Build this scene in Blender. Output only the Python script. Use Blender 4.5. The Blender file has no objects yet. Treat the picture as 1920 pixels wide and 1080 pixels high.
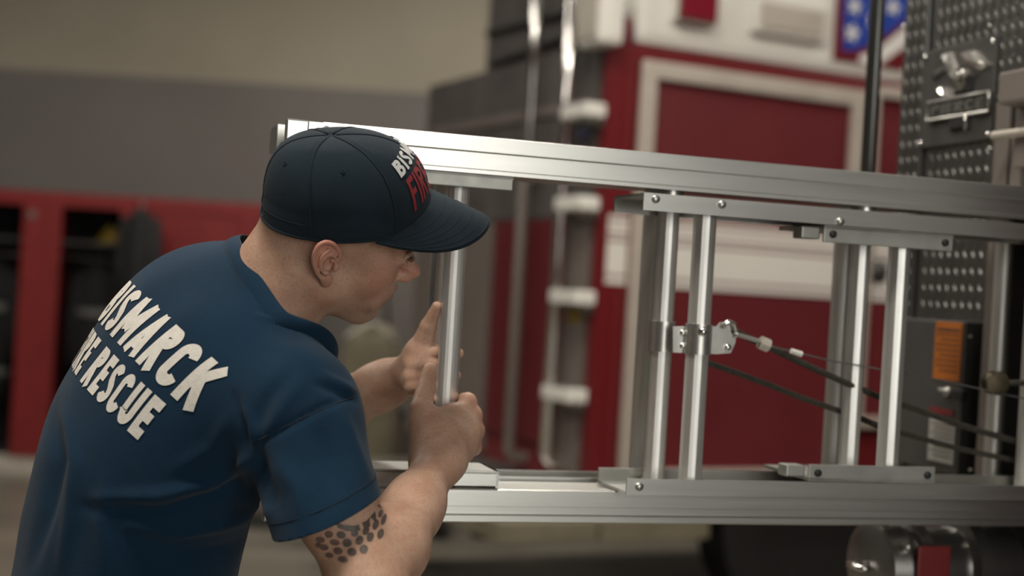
import bpy, bmesh, math, random
import numpy as np
from math import sin, cos, tan, pi, radians, sqrt, atan2
from mathutils import Vector, Matrix
from mathutils.bvhtree import BVHTree
random.seed(4)
RNG = np.random.RandomState(4)
C = bpy.context.scene.collection

# ------------------------------------------------------------------ camera
CAMH = 1.5
ROLL = radians(3.4)
FPX = 50.0 / 36.0 * 1920.0
cam_data = bpy.data.cameras.new('camera')
cam_data.lens = 50.0
cam_data.sensor_width = 36.0
cam_data.clip_start = 0.05
cam_data.clip_end = 80
cam_data.dof.use_dof = True
cam_data.dof.focus_distance = 1.80
cam_data.dof.aperture_fstop = 2.3
cam = bpy.data.objects.new('camera', cam_data)
C.objects.link(cam)
cam.matrix_world = Matrix.Translation((0, 0, CAMH)) @ Matrix.Rotation(pi/2, 4, 'X') @ Matrix.Rotation(ROLL, 4, 'Z')
bpy.context.scene.camera = cam

# ------------------------------------------------------------------ colour management
sc = bpy.context.scene
sc.view_settings.view_transform = 'Standard'
sc.view_settings.look = 'None'
sc.view_settings.gamma = 1.0
sc.view_settings.exposure = 0.0
sc.view_settings.use_curve_mapping = False

# ------------------------------------------------------------------ world (dull daylight outside the open bay)
w = bpy.data.worlds.new('world'); sc.world = w; w.use_nodes = True
bg = w.node_tree.nodes['Background']
bg.inputs[0].default_value = (0.80, 0.83, 0.80, 1)
bg.inputs[1].default_value = 0.22

def area_light(name, loc, size, energy, color, look):
    d = bpy.data.lights.new(name, 'AREA'); d.shape = 'RECTANGLE'
    d.size, d.size_y = size; d.energy = energy; d.color = color
    o = bpy.data.objects.new(name, d); C.objects.link(o); o.location = loc
    o.rotation_euler = (Vector(look) - Vector(loc)).to_track_quat('-Z', 'Y').to_euler()
    return o
CEIL = 4.7
# daylight through the open bay door behind the photographer
area_light('bay_door_daylight', (2.7, -4.7, 2.1), (3.4, 3.4), 150, (1.0, 0.98, 0.92), (0.6, 3, 1.5))
# ceiling strip lights
LAMPS = [(-3.2, 1.2), (-0.6, 0.9), (-3.2, 4.4), (-0.2, 3.9), (2.6, 3.6), (-3.4, 7.6), (0.0, 8.4), (3.6, 6.6)]
LAMP_E = [50, 84, 40, 70, 70, 36, 92, 36]
for (lx, ly), le in zip(LAMPS, LAMP_E):
    area_light('strip_light_tubes', (lx, ly, CEIL-0.27), (1.5, 0.30), le, (1.0, 0.94, 0.84), (lx, ly, 0))

# ------------------------------------------------------------------ pixel helpers (lay things out from the photograph)
def ray(px, py):
    u = (px-960)/FPX; v = -(py-540)/FPX
    return np.array([u*cos(ROLL) - v*sin(ROLL), 1.0, u*sin(ROLL) + v*cos(ROLL)])
CAM = np.array([0, 0, CAMH])
def P(px, py, Y):
    return CAM + ray(px, py)*Y
class Frame:
    """upright frame: x along the thing, y across it (away from the camera), z up"""
    def __init__(self, ox, oy, ang):
        self.o = np.array([ox, oy, 0.0]); self.ang = ang
        self.x = np.array([cos(ang), sin(ang), 0]); self.y = np.array([-sin(ang), cos(ang), 0])
    def at_y(self, px, py, yl):       # hit the plane y = yl: returns (x, z)
        d = ray(px, py); t = (yl - np.dot(CAM - self.o, self.y)) / np.dot(d, self.y)
        p = CAM + d*t - self.o
        return float(np.dot(p, self.x)), float(p[2])
    def at_x(self, px, py, xl):       # hit the plane x = xl: returns (y, z)
        d = ray(px, py); t = (xl - np.dot(CAM - self.o, self.x)) / np.dot(d, self.x)
        p = CAM + d*t - self.o
        return float(np.dot(p, self.y)), float(p[2])

# ------------------------------------------------------------------ objects
def tag(o, label=None, cat=None, group=None, kind=None):
    if label: o['label'] = label
    if cat: o['category'] = cat
    if group: o['group'] = group
    if kind: o['kind'] = kind
    return o
def thing(name, label, cat, loc=(0, 0, 0), rz=0, group=None):
    o = bpy.data.objects.new(name, None); C.objects.link(o)
    o.location = loc; o.rotation_euler = (0, 0, rz)
    o.empty_display_size = 0.1
    return tag(o, label, cat, group)
def mesh_obj(name, me, mat, parent=None, smooth=False):
    o = bpy.data.objects.new(name, me); C.objects.link(o)
    if mat: me.materials.append(mat)
    if smooth:
        me.polygons.foreach_set('use_smooth', [True]*len(me.polygons))
    if parent: o.parent = parent
    return o
class MB:
    def __init__(self): self.v = []; self.f = []; self.cuts = []
    def add(self, vs, fs):
        n = len(self.v); self.cuts.append((n, len(self.f))); self.v += [tuple(map(float, p)) for p in vs]; self.f += [tuple(i+n for i in f) for f in fs]
        return self
    def box(self, a, b, bev=0.0):
        x0, x1 = sorted((a[0], b[0])); y0, y1 = sorted((a[1], b[1])); z0, z1 = sorted((a[2], b[2]))
        if bev <= 0:
            return self.add([(x0,y0,z0),(x1,y0,z0),(x1,y1,z0),(x0,y1,z0),(x0,y0,z1),(x1,y0,z1),(x1,y1,z1),(x0,y1,z1)],
                            [(0,3,2,1),(4,5,6,7),(0,1,5,4),(1,2,6,5),(2,3,7,6),(3,0,4,7)])
        bm = bmesh.new(); bmesh.ops.create_cube(bm, size=1)
        for v in bm.verts:
            v.co = ((x0+x1)/2 + v.co.x*(x1-x0), (y0+y1)/2 + v.co.y*(y1-y0), (z0+z1)/2 + v.co.z*(z1-z0))
        bev = min(bev, 0.49*min(x1-x0, y1-y0, z1-z0))
        bmesh.ops.bevel(bm, geom=bm.edges[:], offset=bev, segments=2, affect='EDGES', profile=0.6)
        bm.verts.index_update()
        self.add([v.co for v in bm.verts], [[v.index for v in f.verts] for f in bm.faces]); bm.free()
        return self
    def prism(self, prof, axis, a, b):
        """profile (closed list of 2-D points) pushed along an axis from a to b"""
        n = len(prof); vs = []
        for t in (a, b):
            for (p, q) in prof:
                vs.append({'x': (t, p, q), 'y': (p, t, q), 'z': (p, q, t)}[axis])
        fs = [(i, (i+1) % n, n+(i+1) % n, n+i) for i in range(n)] + [tuple(range(n))[::-1], tuple(range(n, 2*n))]
        return self.add(vs, fs)
    def tube(self, pts, r, n=12, cap=True, twist=0.0):
        pts = [np.array(p, float) for p in pts]; m = len(pts)
        rs = r if hasattr(r, '__len__') else [r]*m
        vs = []; fs = []
        t0 = pts[1]-pts[0]; t0 /= np.linalg.norm(t0)
        up = np.array([0, 0, 1.0]) if abs(t0[2]) < 0.9 else np.array([1.0, 0, 0])
        u = np.cross(t0, up); u /= np.linalg.norm(u)
        for i, p in enumerate(pts):
            t = pts[min(i+1, m-1)] - pts[max(i-1, 0)]; t /= np.linalg.norm(t)
            u = u - t*np.dot(u, t); u /= np.linalg.norm(u); v = np.cross(t, u)
            for k in range(n):
                a = 2*pi*k/n + twist*i
                vs.append(p + rs[i]*(cos(a)*u + sin(a)*v))
        for i in range(m-1):
            for k in range(n):
                fs.append((i*n+k, i*n+(k+1) % n, (i+1)*n+(k+1) % n, (i+1)*n+k))
        if cap: fs += [tuple(range(n))[::-1], tuple(range((m-1)*n, m*n))]
        return self.add(vs, fs)
    def lathe(self, prof, c, ax, n=32):
        """prof: (distance along axis, radius)"""
        ax = np.array(ax, float); ax /= np.linalg.norm(ax); c = np.array(c, float)
        up = np.array([0, 0, 1.0]) if abs(ax[2]) < 0.9 else np.array([1.0, 0, 0])
        u = np.cross(ax, up); u /= np.linalg.norm(u); v = np.cross(ax, u)
        vs = []; fs = []
        for (h, r) in prof:
            for k in range(n):
                a = 2*pi*k/n; vs.append(c + ax*h + max(r, 1e-4)*(cos(a)*u + sin(a)*v))
        for i in range(len(prof)-1):
            for k in range(n):
                fs.append((i*n+k, i*n+(k+1) % n, (i+1)*n+(k+1) % n, (i+1)*n+k))
        fs += [tuple(range(n))[::-1], tuple(range((len(prof)-1)*n, len(prof)*n))]
        return self.add(vs, fs)
    def build_each(self, name, mat, parent=None, **k):
        out = []; cs = self.cuts+[(len(self.v), len(self.f))]
        for (a, fa), (b, fb) in zip(cs[:-1], cs[1:]):
            q = MB(); q.v = self.v[a:b]; q.f = [tuple(i-a for i in f) for f in self.f[fa:fb]]
            out.append(q.build(name, mat, parent, **k))
        return out
    def build(self, name, mat, parent=None, smooth=False, auto=None):
        me = bpy.data.meshes.new(name); me.from_pydata(self.v, [], self.f)
        bm = bmesh.new(); bm.from_mesh(me); bmesh.ops.recalc_face_normals(bm, faces=bm.faces[:]); bm.to_mesh(me); bm.free()
        o = mesh_obj(name, me, mat, parent, smooth or auto is not None)
        if auto is not None:
            me.set_sharp_from_angle(angle=radians(auto))
        return o

# ------------------------------------------------------------------ materials
def mat(name, col, rough=0.5, metal=0.0, noise=0.0, scale=20.0, bump=0.0, bscale=200.0, stretch=(1, 1, 1), sss=0.0, coat=0.0, rnoise=0.0, sheen=0.0, spec=None, emit=None):
    m = bpy.data.materials.new(name); m.use_nodes = True
    nt = m.node_tree; b = nt.nodes['Principled BSDF']
    b.inputs['Base Color'].default_value = (*col, 1); b.inputs['Roughness'].default_value = rough
    b.inputs['Metallic'].default_value = metal
    if spec is not None: b.inputs['Specular IOR Level'].default_value = spec
    if coat: b.inputs['Coat Weight'].default_value = coat; b.inputs['Coat Roughness'].default_value = 0.08
    if sheen: b.inputs['Sheen Weight'].default_value = sheen; b.inputs['Sheen Roughness'].default_value = 0.5
    if sss:
        b.inputs['Subsurface Weight'].default_value = sss
        b.inputs['Subsurface Radius'].default_value = (1.0, 0.35, 0.2); b.inputs['Subsurface Scale'].default_value = 0.006
    if emit:
        b.inputs['Emission Color'].default_value = (*emit[0], 1); b.inputs['Emission Strength'].default_value = emit[1]
    if noise or bump or rnoise:
        tc = nt.nodes.new('ShaderNodeTexCoord'); mp = nt.nodes.new('ShaderNodeMapping'); mp.inputs['Scale'].default_value = stretch
        nt.links.new(tc.outputs['Object'], mp.inputs[0])
    if noise:
        n = nt.nodes.new('ShaderNodeTexNoise'); n.inputs['Scale'].default_value = scale; n.inputs['Detail'].default_value = 5
        nt.links.new(mp.outputs[0], n.inputs[0])
        mx = nt.nodes.new('ShaderNodeMix'); mx.data_type = 'RGBA'; mx.blend_type = 'MIX'
        mr = nt.nodes.new('ShaderNodeMapRange'); mr.inputs[1].default_value = 0.3; mr.inputs[2].default_value = 0.7
        nt.links.new(n.outputs[0], mr.inputs[0]); nt.links.new(mr.outputs[0], mx.inputs[0])
        mx.inputs[6].default_value = (*[c*(1-noise) for c in col], 1); mx.inputs[7].default_value = (*[min(1, c*(1+noise)) for c in col], 1)
        nt.links.new(mx.outputs[2], b.inputs['Base Color'])
    if rnoise:
        n2 = nt.nodes.new('ShaderNodeTexNoise'); n2.inputs['Scale'].default_value = scale*1.7; n2.inputs['Detail'].default_value = 4
        nt.links.new(mp.outputs[0], n2.inputs[0])
        r2 = nt.nodes.new('ShaderNodeMapRange'); r2.inputs[3].default_value = max(0.02, rough-rnoise); r2.inputs[4].default_value = min(1, rough+rnoise)
        nt.links.new(n2.outputs[0], r2.inputs[0]); nt.links.new(r2.outputs[0], b.inputs['Roughness'])
    if bump:
        n3 = nt.nodes.new('ShaderNodeTexNoise'); n3.inputs['Scale'].default_value = bscale; n3.inputs['Detail'].default_value = 3
        nt.links.new(mp.outputs[0], n3.inputs[0])
        bp = nt.nodes.new('ShaderNodeBump'); bp.inputs['Strength'].default_value = bump; bp.inputs['Distance'].default_value = 0.002
        nt.links.new(n3.outputs[0], bp.inputs['Height']); nt.links.new(bp.outputs[0], b.inputs['Normal'])
    return m
M = {}
M['wall_up'] = mat('cream_wall_paint', (0.30, 0.27, 0.21), 0.85, noise=0.05, scale=1.5, bump=0.2)
M['wall_low'] = mat('grey_wall_paint', (0.15, 0.138, 0.128), 0.8, noise=0.05, scale=1.5, bump=0.2)
M['floor'] = mat('sealed_concrete', (0.16, 0.145, 0.115), 0.35, noise=0.2, scale=2.0, rnoise=0.1, bump=0.1, bscale=30)
M['ceiling'] = mat('ceiling_paint', (0.30, 0.29, 0.27), 0.9, noise=0.05, scale=2)
M['locker_red'] = mat('locker_red_enamel', (0.20, 0.014, 0.014), 0.5, noise=0.12, scale=6)
M['truck_red'] = mat('truck_red_paint', (0.155, 0.013, 0.017), 0.30, noise=0.04, scale=3, coat=0.4)
M['truck_red_dull'] = mat('truck_dark_red_panel', (0.135, 0.016, 0.020), 0.45, noise=0.08, scale=3)
M['truck_white'] = mat('truck_white_paint', (0.80, 0.79, 0.73), 0.35, noise=0.03, scale=3, coat=0.3)
M['trim'] = mat('satin_trim', (0.60, 0.55, 0.48), 0.45, 0.35, noise=0.06, scale=9)
M['chrome'] = mat('chrome', (0.80, 0.79, 0.76), 0.10, 1.0)
M['alu'] = mat('ladder_aluminium', (0.53, 0.525, 0.495), 0.30, 0.93, noise=0.035, scale=14, stretch=(0.25, 2, 5), rnoise=0.035, bump=0.03, bscale=160)
M['alu_rung'] = mat('rung_aluminium', (0.72, 0.71, 0.68), 0.46, 0.90, noise=0.10, scale=14, stretch=(6, 6, 0.5), rnoise=0.08, bump=0.08, bscale=500)
M['alu_dark'] = mat('bracket_aluminium', (0.36, 0.36, 0.33), 0.45, 0.75, noise=0.12, scale=20, rnoise=0.1)
M['dull_chrome'] = mat('dull_chrome', (0.34, 0.33, 0.32), 0.30, 0.95, noise=0.1, scale=30)
M['emblem'] = mat('bright_emblem_metal', (0.78, 0.76, 0.72), 0.18, 0.85)
M['steel'] = mat('zinc_steel', (0.52, 0.51, 0.48), 0.35, 0.9, noise=0.1, scale=40)
M['dia'] = mat('diamond_plate_aluminium', (0.19, 0.186, 0.178), 0.33, 0.85, noise=0.12, scale=8, rnoise=0.08)
M['dark'] = mat('dark_grey_metal', (0.055, 0.053, 0.05), 0.45, 0.3, noise=0.1, scale=12)
M['black'] = mat('black_rubber', (0.012, 0.012, 0.012), 0.6, noise=0.2, scale=20)
M['hose_grey'] = mat('hose_cover_grey', (0.085, 0.075, 0.07), 0.7, noise=0.25, scale=5)
M['greybox'] = mat('grey_cabinet_metal', (0.105, 0.10, 0.095), 0.4, 0.5, noise=0.06, scale=12)
M['rope'] = mat('olive_rope', (0.045, 0.040, 0.030), 0.85, noise=0.45, scale=220, bump=0.8, bscale=600)
M['wire'] = mat('steel_wire', (0.20, 0.20, 0.19), 0.4, 0.7)
M['brass'] = mat('dirty_brass', (0.075, 0.06, 0.035), 0.5, 0.6, noise=0.3, scale=60)
M['orange'] = mat('orange_label', (0.38, 0.11, 0.015), 0.5)
M['label_white'] = mat('white_label', (0.36, 0.35, 0.32), 0.5)
M['label_red'] = mat('red_label', (0.17, 0.022, 0.022), 0.5)
M['print'] = mat('dark_label_print', (0.05, 0.03, 0.02), 0.6)
M['redlens'] = mat('red_lens', (0.22, 0.015, 0.03), 0.12, coat=0.5)
M['blue'] = mat('flag_blue', (0.015, 0.055, 0.36), 0.4)
M['white'] = mat('flag_white', (0.80, 0.79, 0.75), 0.4)
M['skin'] = None
M['navy'] = mat('navy_cotton', (0.0062, 0.0245, 0.050), 0.92, noise=0.10, scale=14, bump=0.35, bscale=900, sheen=0.06, spec=0.15)
M['capnavy'] = mat('navy_twill', (0.0095, 0.0190, 0.0285), 0.85, noise=0.16, scale=22, bump=0.5, bscale=1100, sheen=0.05, spec=0.2)
M['seam'] = mat('dark_navy_seam', (0.006, 0.012, 0.022), 0.9)
M['print_white'] = mat('cracked_white_print', (0.66, 0.62, 0.56), 0.8, noise=0.07, scale=130, bump=0.3, bscale=500)
M['thread_white'] = mat('white_thread', (0.72, 0.72, 0.70), 0.8, noise=0.1, scale=600, bump=0.8, bscale=1600)
M['thread_red'] = mat('red_thread', (0.34, 0.014, 0.025), 0.6, noise=0.3, scale=500, bump=1.0, bscale=1600)
M['trouser'] = mat('dark_navy_trousers', (0.012, 0.015, 0.022), 0.9, noise=0.1, scale=30, bump=0.4, bscale=500)
M['boot'] = mat('black_boot_leather', (0.012, 0.011, 0.010), 0.4, bump=0.3)
M['coat_black'] = mat('black_turnout_cloth', (0.012, 0.012, 0.012), 0.9, noise=0.2, scale=12, bump=0.4, bscale=200)
M['silver_tape'] = mat('silver_reflective_tape', (0.16, 0.16, 0.15), 0.5)
M['yellow'] = mat('yellow_helmet_shell', (0.30, 0.20, 0.02), 0.4)
M['olive'] = mat('olive_canvas', (0.17, 0.15, 0.10), 0.9, noise=0.15, scale=8, bump=0.3, bscale=150)
M['tailboard'] = mat('dusty_tailboard_metal', (0.19, 0.17, 0.115), 0.6, noise=0.15, scale=6)
M['pink'] = mat('pink_plastic', (0.42, 0.06, 0.19), 0.5)
M['taupe'] = mat('taupe_painted_metal', (0.16, 0.135, 0.12), 0.55, noise=0.06, scale=4)
M['lamp_glow'] = mat('lamp_diffuser', (0.9, 0.9, 0.85), 0.5, emit=((1, 0.95, 0.86), 4.0))

# ------------------------------------------------------------------ lettering: strokes turned into ribbons
def arc(cx, cy, rx, ry, a0, a1, n=10):
    return [(cx+rx*cos(radians(a0+(a1-a0)*i/n)), cy+ry*sin(radians(a0+(a1-a0)*i/n))) for i in range(n+1)]
def glyph(ch, t):
    h = t/2; W = 0.60
    if ch == 'I': return t, [[(h, 0), (h, 1)]]
    if ch in 'BPR':
        top = [(h, 1-h)] + arc(W-0.25, 0.755-h*0.0, 0.25-h, 0.245-h, 90, -90) + [(h, 0.51)]
        s = [[(h, 0), (h, 1)], top]
        if ch == 'B': s.append([(h, 0.51)] + arc(W-0.26, 0.255+h*0.5, 0.27-h, 0.255-h*0.5, 90, -90) + [(h, h)])
        if ch == 'R': s.append([(W*0.42, 0.5), (W-h*0.8, 0)])
        return W+0.02, s
    if ch == 'S':
        r = W/2
        return W, [arc(r, 0.745, r-h, 0.255-h, 20, 200, 12) + [(r*0.62, 0.60), (r*1.38, 0.42)] + arc(r, 0.26, r-h, 0.26-h, 10, -160, 12)]
    if ch == 'C':
        r = W/2
        return W, [arc(r, 0.72, r-h, 0.28-h, 5, 180, 12) + arc(r, 0.28, r-h, 0.28-h, 180, 355, 12)]
    if ch == 'M': w = 0.82; return w, [[(h, 0), (h, 1)], [(w-h, 0), (w-h, 1)], [(h, 1), (w/2, 0.28)], [(w/2, 0.28), (w-h, 1)]]
    if ch == 'A': w = 0.68; return w, [[(h*0.9, 0), (w/2, 1)], [(w-h*0.9, 0), (w/2, 1)], [(w*0.25, 0.26), (w*0.75, 0.26)]]
    if ch == 'K': w = 0.66; return w, [[(h, 0), (h, 1)], [(h, 0.36), (w-h*0.8, 1)], [(w*0.42, 0.62), (w-h*0.7, 0)]]
    if ch == 'F': return 0.5, [[(h, 0), (h, 1)], [(h, 1-h), (0.5, 1-h)], [(h, 0.53), (0.44, 0.53)]]
    if ch == 'E': return 0.5, [[(h, 0), (h, 1)], [(h, 1-h), (0.5, 1-h)], [(h, 0.51), (0.46, 0.51)], [(h, h), (0.5, h)]]
    if ch == 'T': return 0.56, [[(0.28, 0), (0.28, 1)], [(0, 1-h), (0.56, 1-h)]]
    if ch == 'D': return W, [[(h, 0), (h, 1)], [(h, 1-h)] + arc(W-0.3, 0.5, 0.3-h, 0.5-h, 90, -90, 14) + [(h, h)]]
    if ch == 'U': return W, [[(h, 1), (h, 0.3)] + arc(W/2, 0.3, W/2-h, 0.3-h, 180, 360, 12) + [(W-h, 1)]]
    if ch == 'N': return W, [[(h, 0), (h, 1)], [(h, 1), (W-h, 0)], [(W-h, 0), (W-h, 1)]]
    if ch == 'G':
        r = W/2
        return W, [arc(r, 0.72, r-h, 0.28-h, 10, 180, 12) + arc(r, 0.28, r-h, 0.28-h, 180, 360, 12) + [(W-h, 0.46), (W*0.5, 0.46)]]
    return 0.35, []
def text_mesh(txt, t=0.2, gap=0.1, step=0.05, across=3):
    """returns (verts2d, quads, width); height of capitals is 1"""
    V = []; F = []; x = 0
    for ch in txt:
        wd, strokes = glyph(ch, t)
        for s in strokes:
            pts = []
            for a, b in zip(s[:-1], s[1:]):
                L = sqrt((a[0]-b[0])**2+(a[1]-b[1])**2); n = max(1, int(math.ceil(L/step)))
                pts += [(a[0]+(b[0]-a[0])*i/n, a[1]+(b[1]-a[1])*i/n) for i in range(n)]
            pts.append(s[-1]); n0 = len(V); m = len(pts)
            for i, p in enumerate(pts):
                def nd(a, b):
                    dx, dy = b[0]-a[0], b[1]-a[1]; L = sqrt(dx*dx+dy*dy) or 1; return (-dy/L, dx/L)
                na = nd(pts[max(i-1, 0)], pts[max(i, 1)]); nb = nd(pts[min(i, m-2)], pts[min(i+1, m-1)])
                mx, my = na[0]+nb[0], na[1]+nb[1]; L = sqrt(mx*mx+my*my) or 1; mx /= L; my /= L
                k = min(1.6, 1/max(0.3, mx*na[0]+my*na[1]))
                for j in range(across):
                    q = (j/(across-1)-0.5)*t*k
                    V.append((x+p[0]+mx*q, p[1]+my*q))
            for i in range(m-1):
                for j in range(across-1):
                    a = n0+i*across+j; F.append((a, a+1, a+across+1, a+across))
        x += wd+gap
    return V, F, x-gap
# ------------------------------------------------------------------ figure settings
HEAD_YAW, HEAD_PITCH, HEAD_ROLL = 20, 8, 27
HEAD_PX, HEAD_PY, HEAD_Y, HEAD_SCALE = 628, 438, 1.80, 1.0
CAP_TILT, CAP_O = 16, (.006, 0, .030)
BRIM_L, BRIM_C, BRIM_D = .080, .042, .034
CAPT = (.40, .53, 1.62, .13, .37, 1.52)
SLEEVE_END = (612, 964, 1.665); SLEEVE_N = (.42, .10, -.9)
COLLAR_C = (505, 552, 1.84); COLLAR_N = (.74, 0.0, .67)
SKIN_A = (.44, .25, .172); SKIN_B = (.60, .39, .285)
TEXTS = {
 'BISMARCK': ((392, 802, 1.70), (.63, -.70, -.36), (.72, .02, .69), .066, .68, .24, .13),
 'FIRE RESCUE': ((307, 856, 1.72), (.63, -.70, -.36), (.66, .02, .74), .055, .62, .24, .12),
}
# ================================================================== the room
def struct(name, mb, m, **k):
    o = mb.build(name, m, **k); o['kind'] = 'structure'; return o
RX0, RX1, RY0, RY1 = -7.0, 9.0, -4.8, 10.75
struct('floor', MB().box((RX0-.2, RY0-.2, -0.12), (RX1+.2, RY1+.2, 0)), M['floor'])
struct('ceiling', MB().box((RX0-.2, RY0-.2, CEIL), (RX1+.2, RY1+.2, CEIL+0.15)), M['ceiling'])
ZB = P(0, 128, RY1)[2]
wb = struct('wall_back', MB().box((RX0, RY1, ZB), (RX1, RY1+0.2, CEIL)), M['wall_up'])
lw = MB().box((RX0, RY1-0.012, 0), (RX1, RY1+0.2, ZB)).build('painted_dado', M['wall_low'], wb)
struct('wall_left', MB().box((RX0-0.2, RY0, 0), (RX0, RY1, CEIL)), M['wall_low'])
struct('wall_right', MB().box((RX1, RY0, 0), (RX1+0.2, RY1, CEIL)), M['wall_low'])
fw = MB().box((RX0, RY0-0.2, 0), (0.95, RY0, CEIL)).box((4.45, RY0-0.2, 0), (RX1, RY0, CEIL)).box((0.8, RY0-0.2, 3.9), (4.45, RY0, CEIL))
struct('wall_front', fw, M['wall_low'])
struct('baseboard_back', MB().box((RX0, RY1-0.035, 0), (RX1, RY1-0.012, 0.13)), M['dark'])
LIGHT_LABELS = ['white strip light under the ceiling, left of the firefighter', 'white strip light under the ceiling, above the ladder end', 'white strip light under the ceiling, left and midway to the lockers',
  'white strip light under the ceiling, between firefighter and far truck', 'white strip light under the ceiling, above the diamond plate truck', 'white strip light under the ceiling, in front of the gear lockers',
  'white strip light under the ceiling, close to the cream wall', 'white strip light under the ceiling, above the far red truck']
for k, (lx, ly) in enumerate(LAMPS):
    t = thing('ceiling_light', LIGHT_LABELS[k], 'ceiling light', (lx, ly, CEIL), group='ceiling strip lights')
    MB().box((-0.8, -0.17, -0.22), (0.8, 0.17, -0.12), 0.01).build('housing', M['truck_white'], t)
    MB().box((-0.76, -0.14, -0.235), (0.76, 0.14, -0.221)).build('diffuser', M['lamp_glow'], t)
    mb = MB()
    for sx in (-0.6, 0.6): mb.tube([(sx, 0, -0.12), (sx, 0, 0)], 0.006, 6)
    mb.build_each('hanger', M['steel'], t)

# ---- red gear lockers along the back wall
LY = 9.95
def lockx(px): return P(px, 600, LY)[0]
ZT = P(60, 357, LY)[2]; ZL0 = 0.12
def turnout_coat(x, y, ztop, wd, hgt, label, tape=True):
    t = thing('turnout_coat', label, 'coat', (x, y, ztop-hgt))
    mb = MB(); prof = [(0, .42), (.15, .46), (.5, .44), (.8, .46), (.93, .40), (1.0, .16)]
    rings = []
    n = 20
    for (h, r) in prof:
        for k in range(n):
            a = 2*pi*k/n; wob = 1+0.06*sin(5*a+h*4)
            rings.append((wd*r*cos(a)*wob, 0.13*(0.75 if h > .9 else 1)*sin(a)*wob, h*hgt))
    fs = [(i*n+k, i*n+(k+1) % n, (i+1)*n+(k+1) % n, (i+1)*n+k) for i in range(len(prof)-1) for k in range(n)]
    mb.add(rings, fs + [tuple(range(n))[::-1], tuple(range((len(prof)-1)*n, len(prof)*n))])
    mb.build('coat_body', M['coat_black'], t, smooth=True)
    for s in (-1, 1):
        MB().tube([(s*wd*.40, 0, hgt*.92), (s*wd*.50, -.02, hgt*.6), (s*wd*.50, -.05, hgt*.28)], [.06, .065, .055], 12).build('sleeve', M['coat_black'], t, smooth=True)
    if tape:
        for hh in (.18, .62):
            rb = []
            for dz in (0, .05):
                for k in range(n+1):
                    a = 2*pi*k/n; rb.append((wd*.475*cos(a), 0.142*sin(a), hh*hgt+dz))
            MB().add(rb, [(k, k+1, n+2+k, n+1+k) for k in range(n)]).build('reflective_band', M['silver_tape'], t, smooth=True)
    MB().tube([(0, 0, hgt-.01), (0, 0, hgt+.04), (0, .03, hgt+.06), (0, .03, hgt+.03)], 0.005, 6).build('hanging_loop', M['steel'], t)
    return t
def helmet(x, y, z, m, label):
    t = thing('fire_helmet', label, 'helmet', (x, y, z))
    MB().lathe([(0, .115), (.03, .118), (.07, .105), (.10, .08), (.125, .04), (.132, .0)], (0, 0, .01), (0, 0, 1), 24).build('shell', m, t, smooth=True)
    MB().lathe([(0, .10), (-.006, .17), (0, .175), (.012, .115)], (0, 0, .012), (0, 0, 1), 24).build('brim', m, t, smooth=True)
    MB().box((-.012, -.13, .03), (.012, .1, .15), .006).build('crest', m, t)
    return t
units = [(-195, 68, 'open'), (68, 228, 'open'), (228, 455, 'door'), (455, 570, 'door')]
labs = ['red open-fronted gear locker at the left edge of the picture', 'red open-fronted gear locker with a dark coat inside, left of the hanging black coat',
        'red locker with its closed door behind the hanging black coat', 'red closed locker furthest right, half behind the cap']
for (a, b, kind), lb in zip(units, labs):
    x0, x1 = lockx(a), lockx(b); W_ = x1-x0; D = 0.62
    t = thing('gear_locker', lb, 'locker', ((x0+x1)/2, LY, 0), group=None)
    hw = W_/2; po = 0.135
    MB().box((-hw, D-.02, ZL0), (hw, D, ZT)).build('back_panel', M['coat_black'], t)
    for s in (-1, 1):
        MB().box((s*hw-.001*s, 0.03, ZL0), (s*(hw-.015), D-.02, ZT)).build('side_panel', M['locker_red'], t)
        q = po if (kind == 'open' and not (a == 68 and s == 1)) else 0.05
        MB().box((s*hw, 0, ZL0), (s*(hw-q), .03, ZT-.10), .004).build('front_post', M['locker_red'], t)
    MB().box((-hw, 0, ZT-.10), (hw, .03, ZT), .004).build('top_rail', M['locker_red'], t)
    MB().box((-hw, .03, ZT-.02), (hw, D-.02, ZT)).build('top_panel', M['locker_red'], t)
    MB().box((-hw, .02, 0), (hw, D, ZL0)).build('plinth', M['trim'], t)
    MB().box((-hw+.016, .04, ZL0), (hw-.016, D-.02, ZL0+.02)).build('floor_panel', M['dark'], t)
    if kind == 'open':
        MB().box((-hw+.016, .05, ZT-.36), (hw-.016, D-.02, ZT-.335)).build('shelf', M['dark'], t)
        MB().tube([(-hw+.016, .3, ZT-.45), (hw-.016, .3, ZT-.45)], 0.012, 8).build('hanging_bar', M['steel'], t)
    else:
        d = MB().box((-hw+.055, -.005, ZL0+.02), (hw-.055, .02, ZT-.11), .004).build('door', M['locker_red'], t)
        mb = MB()
        for k in range(6): mb.box((-.12, -.010, ZT-.34+k*.035), (.12, -.004, ZT-.325+k*.035))
        mb.build_each('louvre', M['locker_red'], d)
        MB().box((hw-.12, -.03, 1.0), (hw-.09, -.005, 1.14), .004).build('handle', M['steel'], d)
    if a == -195:
        MB().lathe([(0, .03), (.012, .03), (.014, .0)], (hw-.07, 0, ZT-.17), (0, -1, 0), 16).build('number_disc', M['taupe'], t)
xo = (lockx(105)+lockx(215))/2
turnout_coat(xo, LY+.30, ZT-.46, .33, 1.05, 'black turnout coat with silver bands hanging inside the second locker from the left')
xo = (lockx(-150)+lockx(25))/2
turnout_coat(xo, LY+.30, ZT-.46, .45, 1.05, 'black turnout coat hanging inside the locker at the left edge of the picture')
t = turnout_coat(lockx(265), LY-.16, ZT-.09, .20, 0.85, 'narrow black coat hanging on the front of the red lockers', tape=False)
hm = helmet(lockx(180), LY+.30, ZT-.335, M['yellow'], 'yellow fire helmet on the locker shelf beside the hanging black coat')
hm.scale = (.82, .82, .82)
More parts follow.
